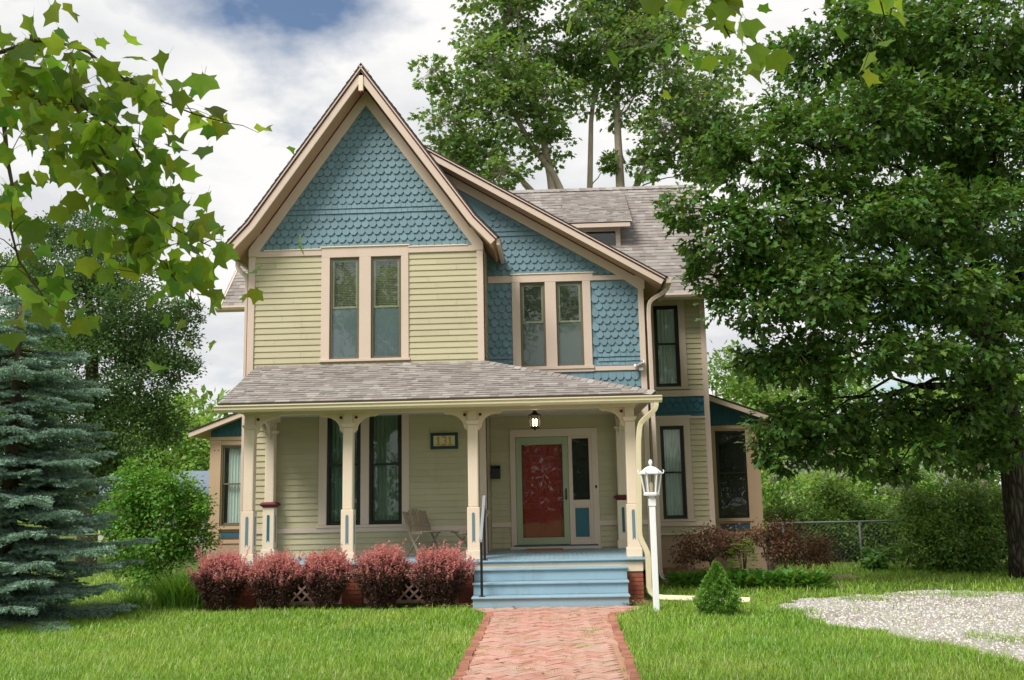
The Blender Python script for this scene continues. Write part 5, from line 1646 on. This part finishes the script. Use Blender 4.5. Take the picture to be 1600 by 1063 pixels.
big_tree('tall spreading sycamore behind the dormer, beside the oak', [(3.2, 40, G - 0.2), (3.15, 40, 5), (3.1, 40, 10), (3.05, 40, 14), (3.0, 39.8, 17.5), (3.1, 39.8, 20), (3.3, 39.8, 22.5)], [0.34, 0.30, 0.25, 0.20, 0.14, 0.09, 0.04],
         [([(3.1, 40, 11.5), (3.5, 39.9, 14.2), (4.3, 39.6, 15.6), (5.6, 39.5, 16.6), (6.6, 39.6, 17)], [0.18, 0.15, 0.12, 0.08, 0.03]),
          ([(3.1, 40, 9.5), (2.0, 40, 12.2), (1.75, 40, 14.5), (1.9, 40, 17.5), (2.3, 40, 20.5), (2.9, 40, 23)], [0.16, 0.145, 0.125, 0.10, 0.07, 0.03])],
         [(a, b, c, d * 1.22) for a, b, c, d in SYR], 600, 0.21, "farplane", 'palebark', 'sycamores behind the house', T_PLANE, 0.04, 46, 0.125, 0.46, True)
big_tree('pale green tree far behind the round bush', [(-15.6, 42.3, G), (-15.6, 42.2, 2), (-15.5, 42.2, 5)], [0.25, 0.2, 0.06], None, PALE_L, 800, 0.24, 'pale', 'bark', 'distant background trees', T_DIAMOND, 0.05)
big_tree('pale green tree in the distance just right of the house wing', [(8.6, 44.6, G), (8.6, 44.6, 3), (8.6, 44.5, 7)], [0.3, 0.24, 0.06], None, BG1, 800, 0.24, 'pale', 'palebark', 'distant background trees', T_DIAMOND, 0.06)
big_tree('pale green tree in the distance behind the off-white neighbour house', [(15.3, 60.5, G), (15.3, 60.5, 4), (15.4, 60.5, 9)], [0.35, 0.3, 0.06], None, BG2, 800, 0.30, 'pale', 'palebark', 'distant background trees', T_DIAMOND, 0.06)
big_tree('light green tree in the distance behind the oak trunk', [(20.0, 47.5, G), (20.0, 47.5, 3), (20.2, 47.5, 6.5)], [0.35, 0.3, 0.06], None, BG3, 900, 0.25, 'pale', 'palebark', 'distant background trees', T_DIAMOND, 0.06)

MID = [[(10.2,36,2.2,1.0),(11.3,36.5,2.7,1.0),(10.8,36,1.2,1.1),(9.6,36,1.2,0.9)], [(12.9,37,3.1,0.9),(13.9,37,2.3,0.9),(12.6,36.5,1.6,1.0),(14.6,37,1.3,1.0),(13.6,36.5,1.0,0.9)], [(7.6,35,2.3,0.8),(8.5,35,1.6,0.9),(7.4,35,1.0,0.8)]]
for cl_, lb in zip(MID, ('light green small tree before the off-white neighbour house', 'light green small tree hiding the window of the off-white house', 'light green small tree just beyond the right bay')):
    c0 = cl_[0]
    big_tree(lb, [(c0[0], c0[1] + 0.2, G), (c0[0], c0[1] + 0.2, 1.2), (c0[0] + 0.1, c0[1] + 0.1, 2.2)], [0.09, 0.07, 0.03], None, cl_, 1500, 0.16, 'pale', 'bark', 'small trees beyond the fence', T_DIAMOND, 0.03, 18, 0.24)
ju = thing('juniper_tree', 'tall dark juniper behind the blue spruce', 'tree', (-13.4, 27.8, G))
jt = [(-13.4, 27.8, G - 0.1), (-13.4, 27.8, 3), (-13.5, 27.8, 6), (-13.9, 27.8, 9.6)]
trunk(ju, jt, [0.3, 0.25, 0.17, 0.04], 'bark')
tips = foliage('crown', JUN, 4200, T_DIAMOND, 0.105, 'juniper', ju, sub=18, squash=0.9, subr=0.24, up=0.5, droop=-0.2)
limbs(ju, jt, JUN, tips, 0.05, 'bark', 3)

def shrub(name, label, base, clumps, dens, size, mat, cat='shrub', group=None, tm=T_DIAMOND, sub=12, subr=0.30, stems=7):
    t = thing(name, label, cat, (base[0], base[1], G), group)
    tips = foliage('foliage', clumps, dens, tm, size, mat, t, sub=sub, squash=0.9, subr=subr, zmin=G + 0.03)
    mb = MB()
    for k, (a, b) in enumerate(tips):
        if k % max(1, len(tips) // stems) == 0:
            mb.tube(curve((base[0] + random.uniform(-.12, .12), base[1] + random.uniform(-.12, .12), G - 0.02), b, 0.04, 5, 0.05), [0.022, 0.02, 0.016, 0.012, 0.008, 0.004], 5)
    mb.build('stems', 'twig', t, True)
    return t
shrub('round_bush', 'rounded bright green bush beside the left bay window', (-8.2, 20.2), BUSH, 8500, 0.085, 'bush', sub=16)
shrub('large_shrub', 'large dense green shrub at the foot of the oak trunk', (8.9, 21.8), BIGSHRUB, 10500, 0.085, 'shrub', sub=18, stems=12)
for cl_, lb in zip(SHR, ('olive green shrub behind the chain-link fence nearest the house', 'tallest olive green shrub in the middle behind the chain-link fence', 'olive green shrub behind the chain-link fence nearest the big shrub')):
    shrub('fence_shrub', lb, (cl_[1][0], cl_[1][1]), cl_, 11000, 0.085, 'shrub', group='shrubs behind the chain-link fence', sub=14)

# blue spruce: whorls of drooping boughs set with needles
spt = thing('blue_spruce', 'blue-green spruce with layered drooping boughs at the left edge', 'tree', (-8.55, 15.1, G))
SX, SY, SH = -8.55, 15.1, 5.3
trunk(spt, [(SX, SY, G - 0.1), (SX, SY, 2.5), (SX, SY, SH)], [0.16, 0.11, 0.015], 'bark')
segs, NP, ND = MB(), [], []
z = 0.35
while z < SH - 0.15:
    f = (z - 0.2) / (SH - 0.2)
    Lb = 2.18 * (1 - f) ** 0.52 + 0.05
    m = 8 if z < 2.5 else 7 if z < 4 else 5
    off = random.uniform(0, 6.28)
    for k in range(m):
        a = off + k * 6.283 / m + random.uniform(-0.25, 0.25)
        L = Lb * random.uniform(0.60, 1.10)
        d = Vector((math.cos(a), math.sin(a), 0))
        dr = 0.06 + 0.26 * (1 - f) + random.uniform(-0.06, 0.08)
        zj = random.uniform(-0.17, 0.17)
        pts = []
        for i in range(8):
            t = i / 7
            p = Vector((SX, SY, z + zj)) + d * (L * t) + Vector((0, 0, -dr * L * t * (1.25 - 0.75 * t) + 0.10 * L * max(0, t - 0.6)))
            p.z = max(p.z, G + 0.06)
            pts.append(p)
        segs.tube(pts, [0.022 * (1 - 0.85 * i / 7) for i in range(8)], 4)
        sd_ = Vector((-d.y, d.x, 0))
        nt_ = max(4, int(L / 0.12))
        def run(p, td, tl, dens=250):
            for w in range(max(8, int(tl * dens))):
                NP.append(p + td * (tl * random.random()))
                ND.append(td)
        for i in range(nt_):
            t = 0.14 + 0.86 * (i + 0.5) / nt_
            j = min(6, int(t * 7))
            p = pts[j].lerp(pts[j + 1], t * 7 - j)
            for s in (-1, 1):
                tl = (0.16 + 0.30 * L * (1.02 - t)) * random.uniform(0.7, 1.2)
                td = (d * 0.8 + sd_ * s * 0.8 + Vector((0, 0, random.uniform(-0.38, 0.02)))).normalized()
                run(p, td, tl)
                segs.tube([p, p + td * tl], [0.007, 0.002], 3)
                sb = td.cross(Vector((0, 0, 1))).normalized()
                m2 = int(tl / 0.075)
                for g_ in range(m2):
                    pp_ = p + td * (tl * (g_ + 0.6) / m2)
                    for s2 in (-1, 1):
                        t2 = (td * 0.8 + sb * s2 * 0.75 + Vector((0, 0, random.uniform(-0.25, 0.12)))).normalized()
                        run(pp_, t2, random.uniform(0.08, 0.15) * (1.15 - 0.5 * g_ / m2))
        run(pts[6], (pts[7] - pts[6]).normalized(), 0.16, 300)
    z += 0.25 - 0.06 * f
segs.build('boughs', 'twig', spt)
NP, ND = np.array([tuple(p) for p in NP]), np.array([tuple(p) for p in ND])
n = len(NP)
rv = unit(n)
rv = rv - (rv * ND).sum(1, keepdims=True) * ND
rv[:, 2] += 0.25
D = ND * 0.75 + rv * 0.9
leaves('needles', (np.array([(-0.22, 0, 0), (0.22, 0, 0), (0.0, 1.0, 0)]), [(0, 1, 2)]), NP, D, unit(n), rng.uniform(0.028, 0.047, n), 'spruce', spt)

# five barberries along the porch
BARB = [(-5.50, 0.47, 0.88, 'leftmost barberry, in front of the porch corner'), (-4.62, 0.44, 0.86, 'second barberry from the left, before the lattice'), (-3.78, 0.40, 0.90, 'middle barberry of the row, before the brick pier'),
        (-2.86, 0.45, 0.98, 'fourth barberry from the left, tall shoots below the chair'), (-1.92, 0.50, 0.93, 'rightmost barberry, next to the blue steps')]
for i, (bx, br, bh, lb) in enumerate(BARB):
    by = 16.12
    t = thing('barberry_bush', 'rose-tipped ' + lb, 'bush', (bx, by, G), 'barberry bushes along the porch')
    k = 3600
    u = unit(k)
    u[:, 2] = np.abs(u[:, 2]) * 1.25 - 0.50
    lump = 1 + 0.16 * np.sin(u[:, 0] * 6 + i) * np.sin(u[:, 1] * 5 + 2 * i) + 0.10 * np.sin(u[:, 2] * 9 + u[:, 0] * 7)
    rad = (rng.uniform(0.1, 1.0, k) ** 0.45) * lump
    q = np.stack([bx + u[:, 0] * rad * br * 1.16, by + u[:, 1] * rad * br * 0.9, G + 0.46 + np.clip(u[:, 2], -0.5, 0.8) * rad * np.where(u[:, 2] > 0, (bh - 0.46) * 1.25, 0.80)], 1)
    sh = np.clip((q[:, 2] - G + 0.10) / 0.60, 0.36, 1)
    q[:, 0] = bx + (q[:, 0] - bx) * sh
    q[:, 1] = by + (q[:, 1] - by) * sh
    base = np.array([bx, by, G])
    mb = MB()
    for s_ in range(26):
        e = Vector(q[rng.integers(k)])
        mb.tube(curve((bx + random.uniform(-.06, .06), by + random.uniform(-.06, .06), G - 0.02), e, 0.03, 4, 0.04), [0.010, 0.008, 0.006, 0.004, 0.002], 4)
    mb.build('stems', 'twig', t)['kind'] = 'stuff'
    reps = 6
    pp = np.repeat(q, reps, 0) + rng.normal(size=(k * reps, 3)) * 0.024
    DD = pp - base - np.array([0, 0, 0.3]) + unit(len(pp)) * 0.5
    # upright shoots of the season, longest on top
    SPp, SDd = [], []
    for s_ in range(620):
        e = q[rng.integers(k)]
        if e[2] < G + 0.42 * bh:
            continue
        L = random.uniform(0.05, 0.16) * (2.0 if random.random() < 0.16 else 1)
        d = np.array([(e[0] - bx) * 1.1 + random.uniform(-.3, .3), (e[1] - by) * 1.1 + random.uniform(-.35, .25), 0.85])
        d /= np.linalg.norm(d)
        for w in range(int(L * 150)):
            SPp.append(e + d * L * random.random() + rng.normal(size=3) * 0.007)
            SDd.append(d * 0.8 + rng.normal(size=3) * 0.6)
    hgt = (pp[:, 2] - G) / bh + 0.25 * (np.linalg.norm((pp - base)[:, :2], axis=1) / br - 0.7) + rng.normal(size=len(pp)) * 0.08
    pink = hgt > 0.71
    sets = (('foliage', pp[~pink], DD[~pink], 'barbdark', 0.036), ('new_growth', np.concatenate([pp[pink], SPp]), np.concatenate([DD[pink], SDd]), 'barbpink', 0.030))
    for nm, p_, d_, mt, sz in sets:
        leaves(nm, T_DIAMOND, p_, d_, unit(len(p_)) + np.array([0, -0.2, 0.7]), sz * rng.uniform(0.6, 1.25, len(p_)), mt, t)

# strap-leaved clumps
def strap(label, x, y, r, h, n, seed):
    t = thing('daylily_clump', label, 'plant', (x, y, G), 'strap-leaved clumps beside the barberries')
    V, F = [], []
    for i in range(n):
        a = random.uniform(0, 6.28)
        b = Vector((x + random.gauss(0, r * 0.35), y + random.gauss(0, r * 0.3), G))
        d = Vector((math.cos(a), math.sin(a), 0))
        L = h * random.uniform(0.7, 1.25)
        sp_ = random.uniform(0.25, 0.95)
        w = random.uniform(0.007, 0.013)
        sd_ = Vector((-d.y, d.x, 0)) * w
        g = len(V)
        for k in range(6):
            u = k / 5
            p = b + d * (L * sp_ * u * (0.4 + 0.6 * u)) + Vector((0, 0, L * (u - 0.48 * sp_ * u * u)))
            ww = (1 - u ** 3) + 0.03
            V += [tuple(p - sd_ * ww), tuple(p + sd_ * ww)]
        F += [(g + 2 * k, g + 2 * k + 1, g + 2 * k + 3, g + 2 * k + 2) for k in range(5)]
    fast_mesh('leaf_blades', np.array(V), np.array(F), 'daylily', t)
strap('tall clump of arching green strap leaves left of the barberries', -6.42, 16.75, 0.50, 0.70, 620, 1)
strap('small dark tuft of strap leaves beside the spruce', -7.0, 16.3, 0.25, 0.42, 130, 2)

# dwarf conical conifer
dw = thing('dwarf_conifer', 'small cone-shaped dwarf conifer on the lawn beside the driveway', 'shrub', (2.28, 14.6, G))
k = 15000
zz_ = rng.random(k) ** 0.8
lob = 1 + 0.16 * np.sin(rng.integers(0, 40, k) * 1.7)
aa = rng.uniform(0, 6.283, k)
prof = np.where(zz_ < 0.25, 0.72 + 1.12 * zz_, 1.0 - 0.92 * (zz_ - 0.25) / 0.75)
lump = 1 + 0.20 * np.sin(aa * 5 + zz_ * 17) * np.sin(zz_ * 31 + aa * 2) + 0.15 * np.sin(aa * 9 - zz_ * 23)
rr2 = 0.295 * prof * lump * rng.uniform(0.70, 1.03, k)
Pq = np.stack([2.28 + rr2 * np.cos(aa), 14.6 + rr2 * np.sin(aa), G + 0.03 + 0.70 * zz_], 1)
Dq = np.stack([np.cos(aa), np.sin(aa), np.full(k, 0.7)], 1) + rng.normal(size=(k, 3)) * 0.5
leaves('needles', T_DIAMOND, Pq, Dq, unit(k), rng.uniform(0.02, 0.045, k), 'dwarf', dw)
MB().tube([(2.28, 14.6, G - 0.02), (2.28, 14.6, 0.7)], [0.03, 0.008], 6).build('stem', 'twig', dw)

# foundation planting on the right
def rosette(name, label, x, y, n, size, mat, h, group, wid=1.0):
    t = thing(name, label, 'plant', (x, y, G), group)
    a = rng.uniform(0, 6.283, n)
    el = rng.uniform(0.2, 1.2, n)
    rr = rng.uniform(0, 0.30, n)
    Pp = np.stack([x + rr * np.cos(a), y + rr * np.sin(a), G + rng.uniform(0.02, h, n)], 1)
    Dd = np.stack([np.cos(a), np.sin(a), el], 1)
    Nn = np.stack([-np.cos(a) * 0.3, -np.sin(a) * 0.3, np.ones(n)], 1) + unit(n) * 0.3
    leaves('leaf_mass', T_DIAMOND, Pp, Dd, Nn, size * rng.uniform(0.6, 1.2, n), mat, t, np.full(n, wid))
    return t
HX = [(2.35, 18.75, 'leafy green ground plant at the foot of the right downspout'), (2.85, 18.7, 'leafy green ground plant in the bed, second from the downspout'), (3.32, 18.55, 'leafy green ground plant in the bed, behind the dwarf conifer'),
      (3.75, 18.4, 'leafy green ground plant in the bed, below the lime-leaved plant'), (4.15, 18.3, 'leafy green ground plant in the bed, before the maple stem'), (4.55, 18.25, 'rightmost leafy green ground plant of the foundation bed')]
for (x, y, lb) in HX:
    rosette('bed_plant', lb, x, y, 230, 0.19, 'hosta', 0.22, 'leafy plants in the foundation bed', 0.75)
lm = thing('lime_leaved_plant', 'upright plant with large lime green leaves in the foundation bed', 'plant', (3.45, 18.85, G))
n = 120
a = rng.uniform(0, 6.283, n)
hh = rng.uniform(0.15, 0.85, n)
Pp = np.stack([3.45 + 0.22 * np.cos(a) * (1.1 - hh * 0.6), 18.85 + 0.22 * np.sin(a) * (1.1 - hh * 0.6), G + hh], 1)
leaves('leaf_mass', T_PLANE, Pp, np.stack([np.cos(a), np.sin(a), np.full(n, 0.1)], 1), np.stack([np.cos(a) * .5, np.sin(a) * .5, np.ones(n)], 1), rng.uniform(0.12, 0.21, n), 'lime', lm, np.full(n, 1.1))
mb = MB()
for k in range(7):
    mb.tube([(3.45, 18.85, G), (3.45 + random.uniform(-.15, .15), 18.85 + random.uniform(-.15, .15), G + 0.75)], [0.012, 0.005], 5)
mb.build('stems', 'twig', lm)
def maple(label, x, y, clumps):
    t = thing('lace_leaf_maple', label, 'shrub', (x, y, G), 'bronze lace-leaf maples')
    tips = foliage('foliage', clumps, 5200, T_DIAMOND, 0.065, 'maple', t, sub=14, squash=0.55, subr=0.30, droop=0.7)
    mb = MB()
    mb.tube([(x, y, G - 0.02), (x + 0.03, y, 0.3), (x - 0.05, y, 0.55)], [0.055, 0.045, 0.03], 7)
    for k, (a, b) in enumerate(tips):
        if k % 3 == 0:
            mb.tube(curve((x - 0.03, y, 0.5), b, 0.12, 5, 0.05), [0.020, 0.016, 0.012, 0.009, 0.006, 0.003], 5)
    mb.build('stems', 'bark', t, True)
maple('bronze lace-leaf maple arching before the wing foundation', 2.95, 19.3, [(2.72, 19.2, 0.86, 0.40), (3.05, 19.3, 0.98, 0.34), (2.45, 19.1, 0.62, 0.28), (3.35, 19.4, 0.80, 0.30)])
maple('bronze lace-leaf maple below the right bay window', 4.15, 19.9, [(4.0, 19.9, 0.92, 0.36), (4.45, 19.9, 0.95, 0.44), (4.85, 19.9, 0.75, 0.42), (4.5, 19.8, 0.6, 0.36), (5.15, 20.0, 0.55, 0.35)])
shrub('low_leafy_plant', 'low pale-leaved plant at the fence post before the shrubs', (6.8, 21.9), [(6.75, 21.9, 0.32, 0.30), (6.95, 21.9, 0.25, 0.26)], 1500, 0.17, 'hosta', 'plant')

# ------------------------------------------------------------------ near sycamore: trunk outside the frame, boughs hanging into view
syc = thing('near_sycamore', 'nearby sycamore whose large-leaved boughs hang into view along the top', 'tree', (-4.6, 2.6, G))
stp = [(-4.6, 2.6, G - 0.1), (-4.6, 2.6, 1.5), (-4.55, 2.6, 3.2), (-4.4, 2.5, 5.0), (-4.1, 2.2, 6.8), (-3.8, 1.6, 8.6)]
trunk(syc, stp, [0.34, 0.28, 0.25, 0.21, 0.16, 0.07], 'palebark', 12)
def sycleaf(seed):
    r_ = random.Random(seed)
    # five-lobed outline, radii by angle from the petiole at the base
    key = [(-152, 0.42), (-122, 0.66), (-104, 0.55), (-80, 0.60), (-56, 0.92), (-34, 0.68), (-17, 0.74), (0, 1.08), (17, 0.74), (34, 0.68), (56, 0.92), (80, 0.60), (104, 0.55), (122, 0.66), (152, 0.42)]
    V = [(0, 0.38, 0.0)]
    fold = r_.uniform(0.15, 0.60)
    curl = r_.uniform(-0.2, 0.7)
    for (a, r) in key:
        r *= r_.uniform(0.9, 1.08)
        x = r * 0.72 * math.sin(R(a))
        y = 0.38 + r * 0.62 * math.cos(R(a))
        V.append((x, y, abs(x) * fold - curl * (y - 0.38) ** 2 + r_.uniform(-0.02, 0.02)))
    V.append((0, 0.04, 0))
    n_ = len(V)
    F = [(0, i, i + 1) for i in range(1, n_ - 1)] + [(0, n_ - 1, 1)]
    b = n_
    for (x, y) in ((-0.008, 0.05), (0.008, 0.05), (0.006, -0.32), (-0.006, -0.32)):
        V.append((x, y, -0.10 * max(0, -y)))
    F.append((b, b + 1, b + 2, b + 3))
    mb = MB()
    mb.v, mb.f = V, F
    me = mb.mesh('leaf', 'nearleaf')
    me.polygons.foreach_set('use_smooth', [True] * len(me.polygons))
    return me
SL = [sycleaf(i) for i in range(9)]
BR = {
 'B1': [(-4.4,2.5,5.0),(-3.6,3.8,4.75),(-3.12,4.9,4.34),(-2.85,4.7,4.16),(-2.61,4.6,4.02),(-2.41,4.6,3.91),(-2.22,4.5,3.76),(-2.0,4.4,3.59),(-1.94,4.4,3.49)],
 'B2': [(-3.3,4.2,4.55),(-2.77,4.4,4.04),(-2.62,4.4,4.08),(-2.51,4.4,4.12),(-2.41,4.4,4.12),(-2.23,4.4,4.05),(-2.1,4.4,3.94),(-1.97,4.4,3.86),(-1.85,4.4,3.78),(-1.69,4.4,3.71),(-1.53,4.4,3.66)],
 'B3': [(-3.12,4.85,4.34),(-2.85,4.7,4.16),(-2.61,4.7,3.92),(-2.46,4.7,3.76),(-2.36,4.7,3.65),(-2.25,4.7,3.47),(-2.19,4.7,3.35),(-2.06,4.7,3.14),(-1.96,4.7,3.07),(-1.88,4.7,2.97),(-1.74,4.7,2.8)],
 'B4': [(-3.4,4.0,4.6),(-2.63,4.2,3.7),(-2.51,4.2,3.62),(-2.48,4.2,3.43),(-2.44,4.2,3.27),(-2.45,4.2,3.12),(-2.4,4.2,2.96),(-2.31,4.2,2.84),(-2.25,4.2,2.75)],
 'B5': [(-2.36,4.5,3.86),(-2.23,4.5,3.66),(-2.12,4.5,3.48),(-2.04,4.5,3.37),(-1.97,4.5,3.28),(-1.77,4.5,3.15),(-1.63,4.5,3.08)],
 'B6': [(-4.1,2.2,6.8),(-2.6,2.9,6.3),(-0.8,3.6,5.6),(0.4,4.0,4.9),(0.79,4.2,4.27),(0.76,4.2,4.12),(0.8,4.2,4.0),(0.84,4.2,3.9)],
 'B7': [(0.4,4.0,4.9),(0.74,4.2,4.21),(0.59,4.2,4.14),(0.47,4.2,4.07)],
 'B8': [(-0.8,3.6,5.6),(0.6,3.9,5.0),(1.45,4.2,4.45),(1.52,4.2,4.21),(1.52,4.2,4.07),(1.54,4.2,3.94)]}
RAD = {'B1': (0.060, 0.005), 'B2': (0.018, 0.003), 'B3': (0.020, 0.003), 'B4': (0.020, 0.003), 'B5': (0.009, 0.003), 'B6': (0.08, 0.004), 'B7': (0.012, 0.003), 'B8': (0.03, 0.003)}
NLEAF = {'B1': (2, 46), 'B2': (1, 52), 'B3': (1, 64), 'B4': (1, 38), 'B5': (0, 54), 'B6': (4, 18), 'B7': (1, 16), 'B8': (3, 11)}
for bn, pts in BR.items():
    k = len(pts)
    r0, r1 = RAD[bn]
    br = MB().tube(pts, [r0 * (r1 / r0) ** (i / (k - 1)) for i in range(k)], 6).build('bough', 'twig', syc, True)
    st_, nl = NLEAF[bn]
    V = [Vector(p) for p in pts]
    for i in range(nl):
        t = st_ + (k - 1 - st_) * ((i + random.random()) / nl) ** 0.9
        j = min(k - 2, int(t))
        p = V[j].lerp(V[j + 1], t - j) + Vector((random.gauss(0, 0.10), random.gauss(0, 0.16), random.gauss(-0.02, 0.09)))
        d = Vector((random.gauss(0.25, 0.55), random.gauss(-0.1, 0.5), random.gauss(-0.75, 0.4))).normalized()
        nrm = Vector((random.gauss(0, 0.8), random.gauss(-0.35, 0.7), random.gauss(0.6, 0.5)))
        if i % 3 == 0:
            q0 = V[j].lerp(V[j + 1], t - j)
            MB().tube([q0, q0.lerp(p, 0.5) + Vector((0, 0, 0.012)), p], [0.0028, 0.0022, 0.0015], 4).build('twig', 'twig', br)
        sx = d.cross(nrm).normalized()
        m_ = Matrix((sx, d, sx.cross(d))).transposed().to_4x4()
        s_ = random.uniform(0.075, 0.150)
        o = bpy.data.objects.new('leaf', random.choice(SL))
        COL.objects.link(o)
        o.parent = br
        o.matrix_local = Matrix.Translation(p) @ m_ @ Matrix.Diagonal((s_, s_, s_, 1))
# further leaves on the same boughs, beyond the ones set singly
mb = MB()
for bn, nx in (('B1', 62), ('B2', 46), ('B3', 84), ('B4', 40), ('B5', 74), ('B6', 14), ('B7', 14), ('B8', 8)):
    V = [Vector(p) for p in BR[bn]]
    st_ = NLEAF[bn][0]
    for i in range(nx):
        t = st_ + (len(V) - 1 - st_) * random.random()
        j = min(len(V) - 2, int(t))
        p = V[j].lerp(V[j + 1], t - j) + Vector((random.gauss(0, 0.13), random.gauss(0.05, 0.2), random.gauss(0.0, 0.11)))
        d = Vector((random.gauss(0.25, 0.6), random.gauss(-0.1, 0.5), random.gauss(-0.7, 0.4))).normalized()
        sx = d.cross(Vector((random.gauss(0, 0.8), random.gauss(-0.35, 0.7), random.gauss(0.6, 0.5)))).normalized()
        m_ = Matrix.Translation(p) @ Matrix((sx, d, sx.cross(d))).transposed().to_4x4() @ Matrix.Scale(random.uniform(0.06, 0.13), 4)
        lm_ = random.choice(SL)
        b = len(mb.v)
        mb.v += [tuple(m_ @ v.co) for v in lm_.vertices]
        mb.f += [tuple(b + q for q in f_.vertices) for f_ in lm_.polygons]
mb.build('leaves', 'plane', syc, True)['kind'] = 'stuff'
CR = [(-4.0, 0.8, 9.2, 1.7), (-2.2, -0.6, 9.6, 1.6), (-0.4, -0.4, 9.9, 1.5), (-5.6, 0.5, 8.2, 1.6), (-3.0, 1.2, 10.8, 1.6), (-1.0, 0.6, 10.9, 1.4), (-4.8, -1.4, 8.8, 1.6), (-2.6, -2.2, 8.2, 1.5), (-5.8, 2.2, 7.6, 1.4), (1.0, -0.6, 9.4, 1.2), (-7.6, 0.0, 9.2, 1.3), (-6.3, -0.5, 9.6, 1.2), (-8.4, 0.5, 10.0, 1.2)]
tips = foliage('crown', CR, 330, T_PLANE, 0.20, 'plane', syc, sub=12, squash=0.8, subr=0.30)
limbs(syc, stp[3:], CR, tips, 0.07, 'palebark', 3)

# trees across the street behind the viewer, seen in the window reflections
tl_ = []
for i in range(34):
    x = -46 + i * 2.8 + random.uniform(-1, 1)
    y = -27 + random.uniform(-3, 3)
    top = 7.6 + 2.0 * math.sin(i * 0.9) + random.uniform(-1, 1)
    for zc in np.arange(1.0, top, 2.3):
        tl_.append((x + random.uniform(-0.8, 0.8), y, float(zc), random.uniform(1.5, 2.2)))
P, O, _t = clump_points(tl_, 150, 10, 0.9, 0.32)
n = len(P)
o = leaves('treeline', T_DIAMOND, P, O + unit(n), unit(n) + np.array([0, 0, 0.6]), rng.uniform(0.35, 0.6, n), 'oak')
tag(o, 'dark belt of trees across the street mirrored in the windows', 'trees', kind='stuff')

# fallen leaves on the grass and in the corners by the steps
n = 420
P = np.concatenate([np.stack([rng.uniform(-8, 8, n // 2), rng.uniform(9.6, 17, n // 2)], 1), np.stack([rng.normal(1.35, 0.18, n // 4), rng.normal(15.95, 0.22, n // 4)], 1), np.stack([rng.normal(-1.6, 0.25, n // 4), rng.normal(16.05, 0.15, n // 4)], 1)])
P = np.concatenate([P, np.where((P[:, :1] > -1.0) & (P[:, :1] < 0.7), G + 0.03, G + 0.055)], 1)
M['litter'] = leafmat('dry_fallen_leaves', (0.30, 0.19, 0.10), 0.1, 0.04, 0.4, 0.8)
a = rng.uniform(0, 6.283, len(P))
o = leaves('leaf_litter', T_OAK, P, np.stack([np.cos(a), np.sin(a), rng.uniform(-.1, .25, len(P))], 1), unit(len(P)) * 0.3 + np.array([0, 0, 1]), rng.uniform(0.04, 0.085, len(P)), 'litter')
tag(o, 'scattered dry fallen leaves on the lawn and beside the steps', 'leaves', kind='stuff')

# far belt of trees closing the horizon behind the houses
tl_ = []
for i in range(70):
    x = -100 + i * 2.9 + random.uniform(-1.2, 1.2)
    y = 84 + 8 * math.sin(i * 0.7) + random.uniform(-3, 3)
    for zc in np.arange(1.2, 6.5 + 2.2 * math.sin(i * 1.3), 2.2):
        tl_.append((x + random.uniform(-1, 1), y, float(zc), random.uniform(1.7, 2.5)))
P, O, _t = clump_points(tl_, 75, 9, 0.9, 0.32)
n = len(P)
o = leaves('far_treeline', T_DIAMOND, P, O + unit(n), unit(n) + np.array([0, -0.3, 0.6]), rng.uniform(0.5, 0.9, n), 'shrub')
tag(o, 'far belt of green trees along the horizon behind the houses', 'trees', kind='stuff')
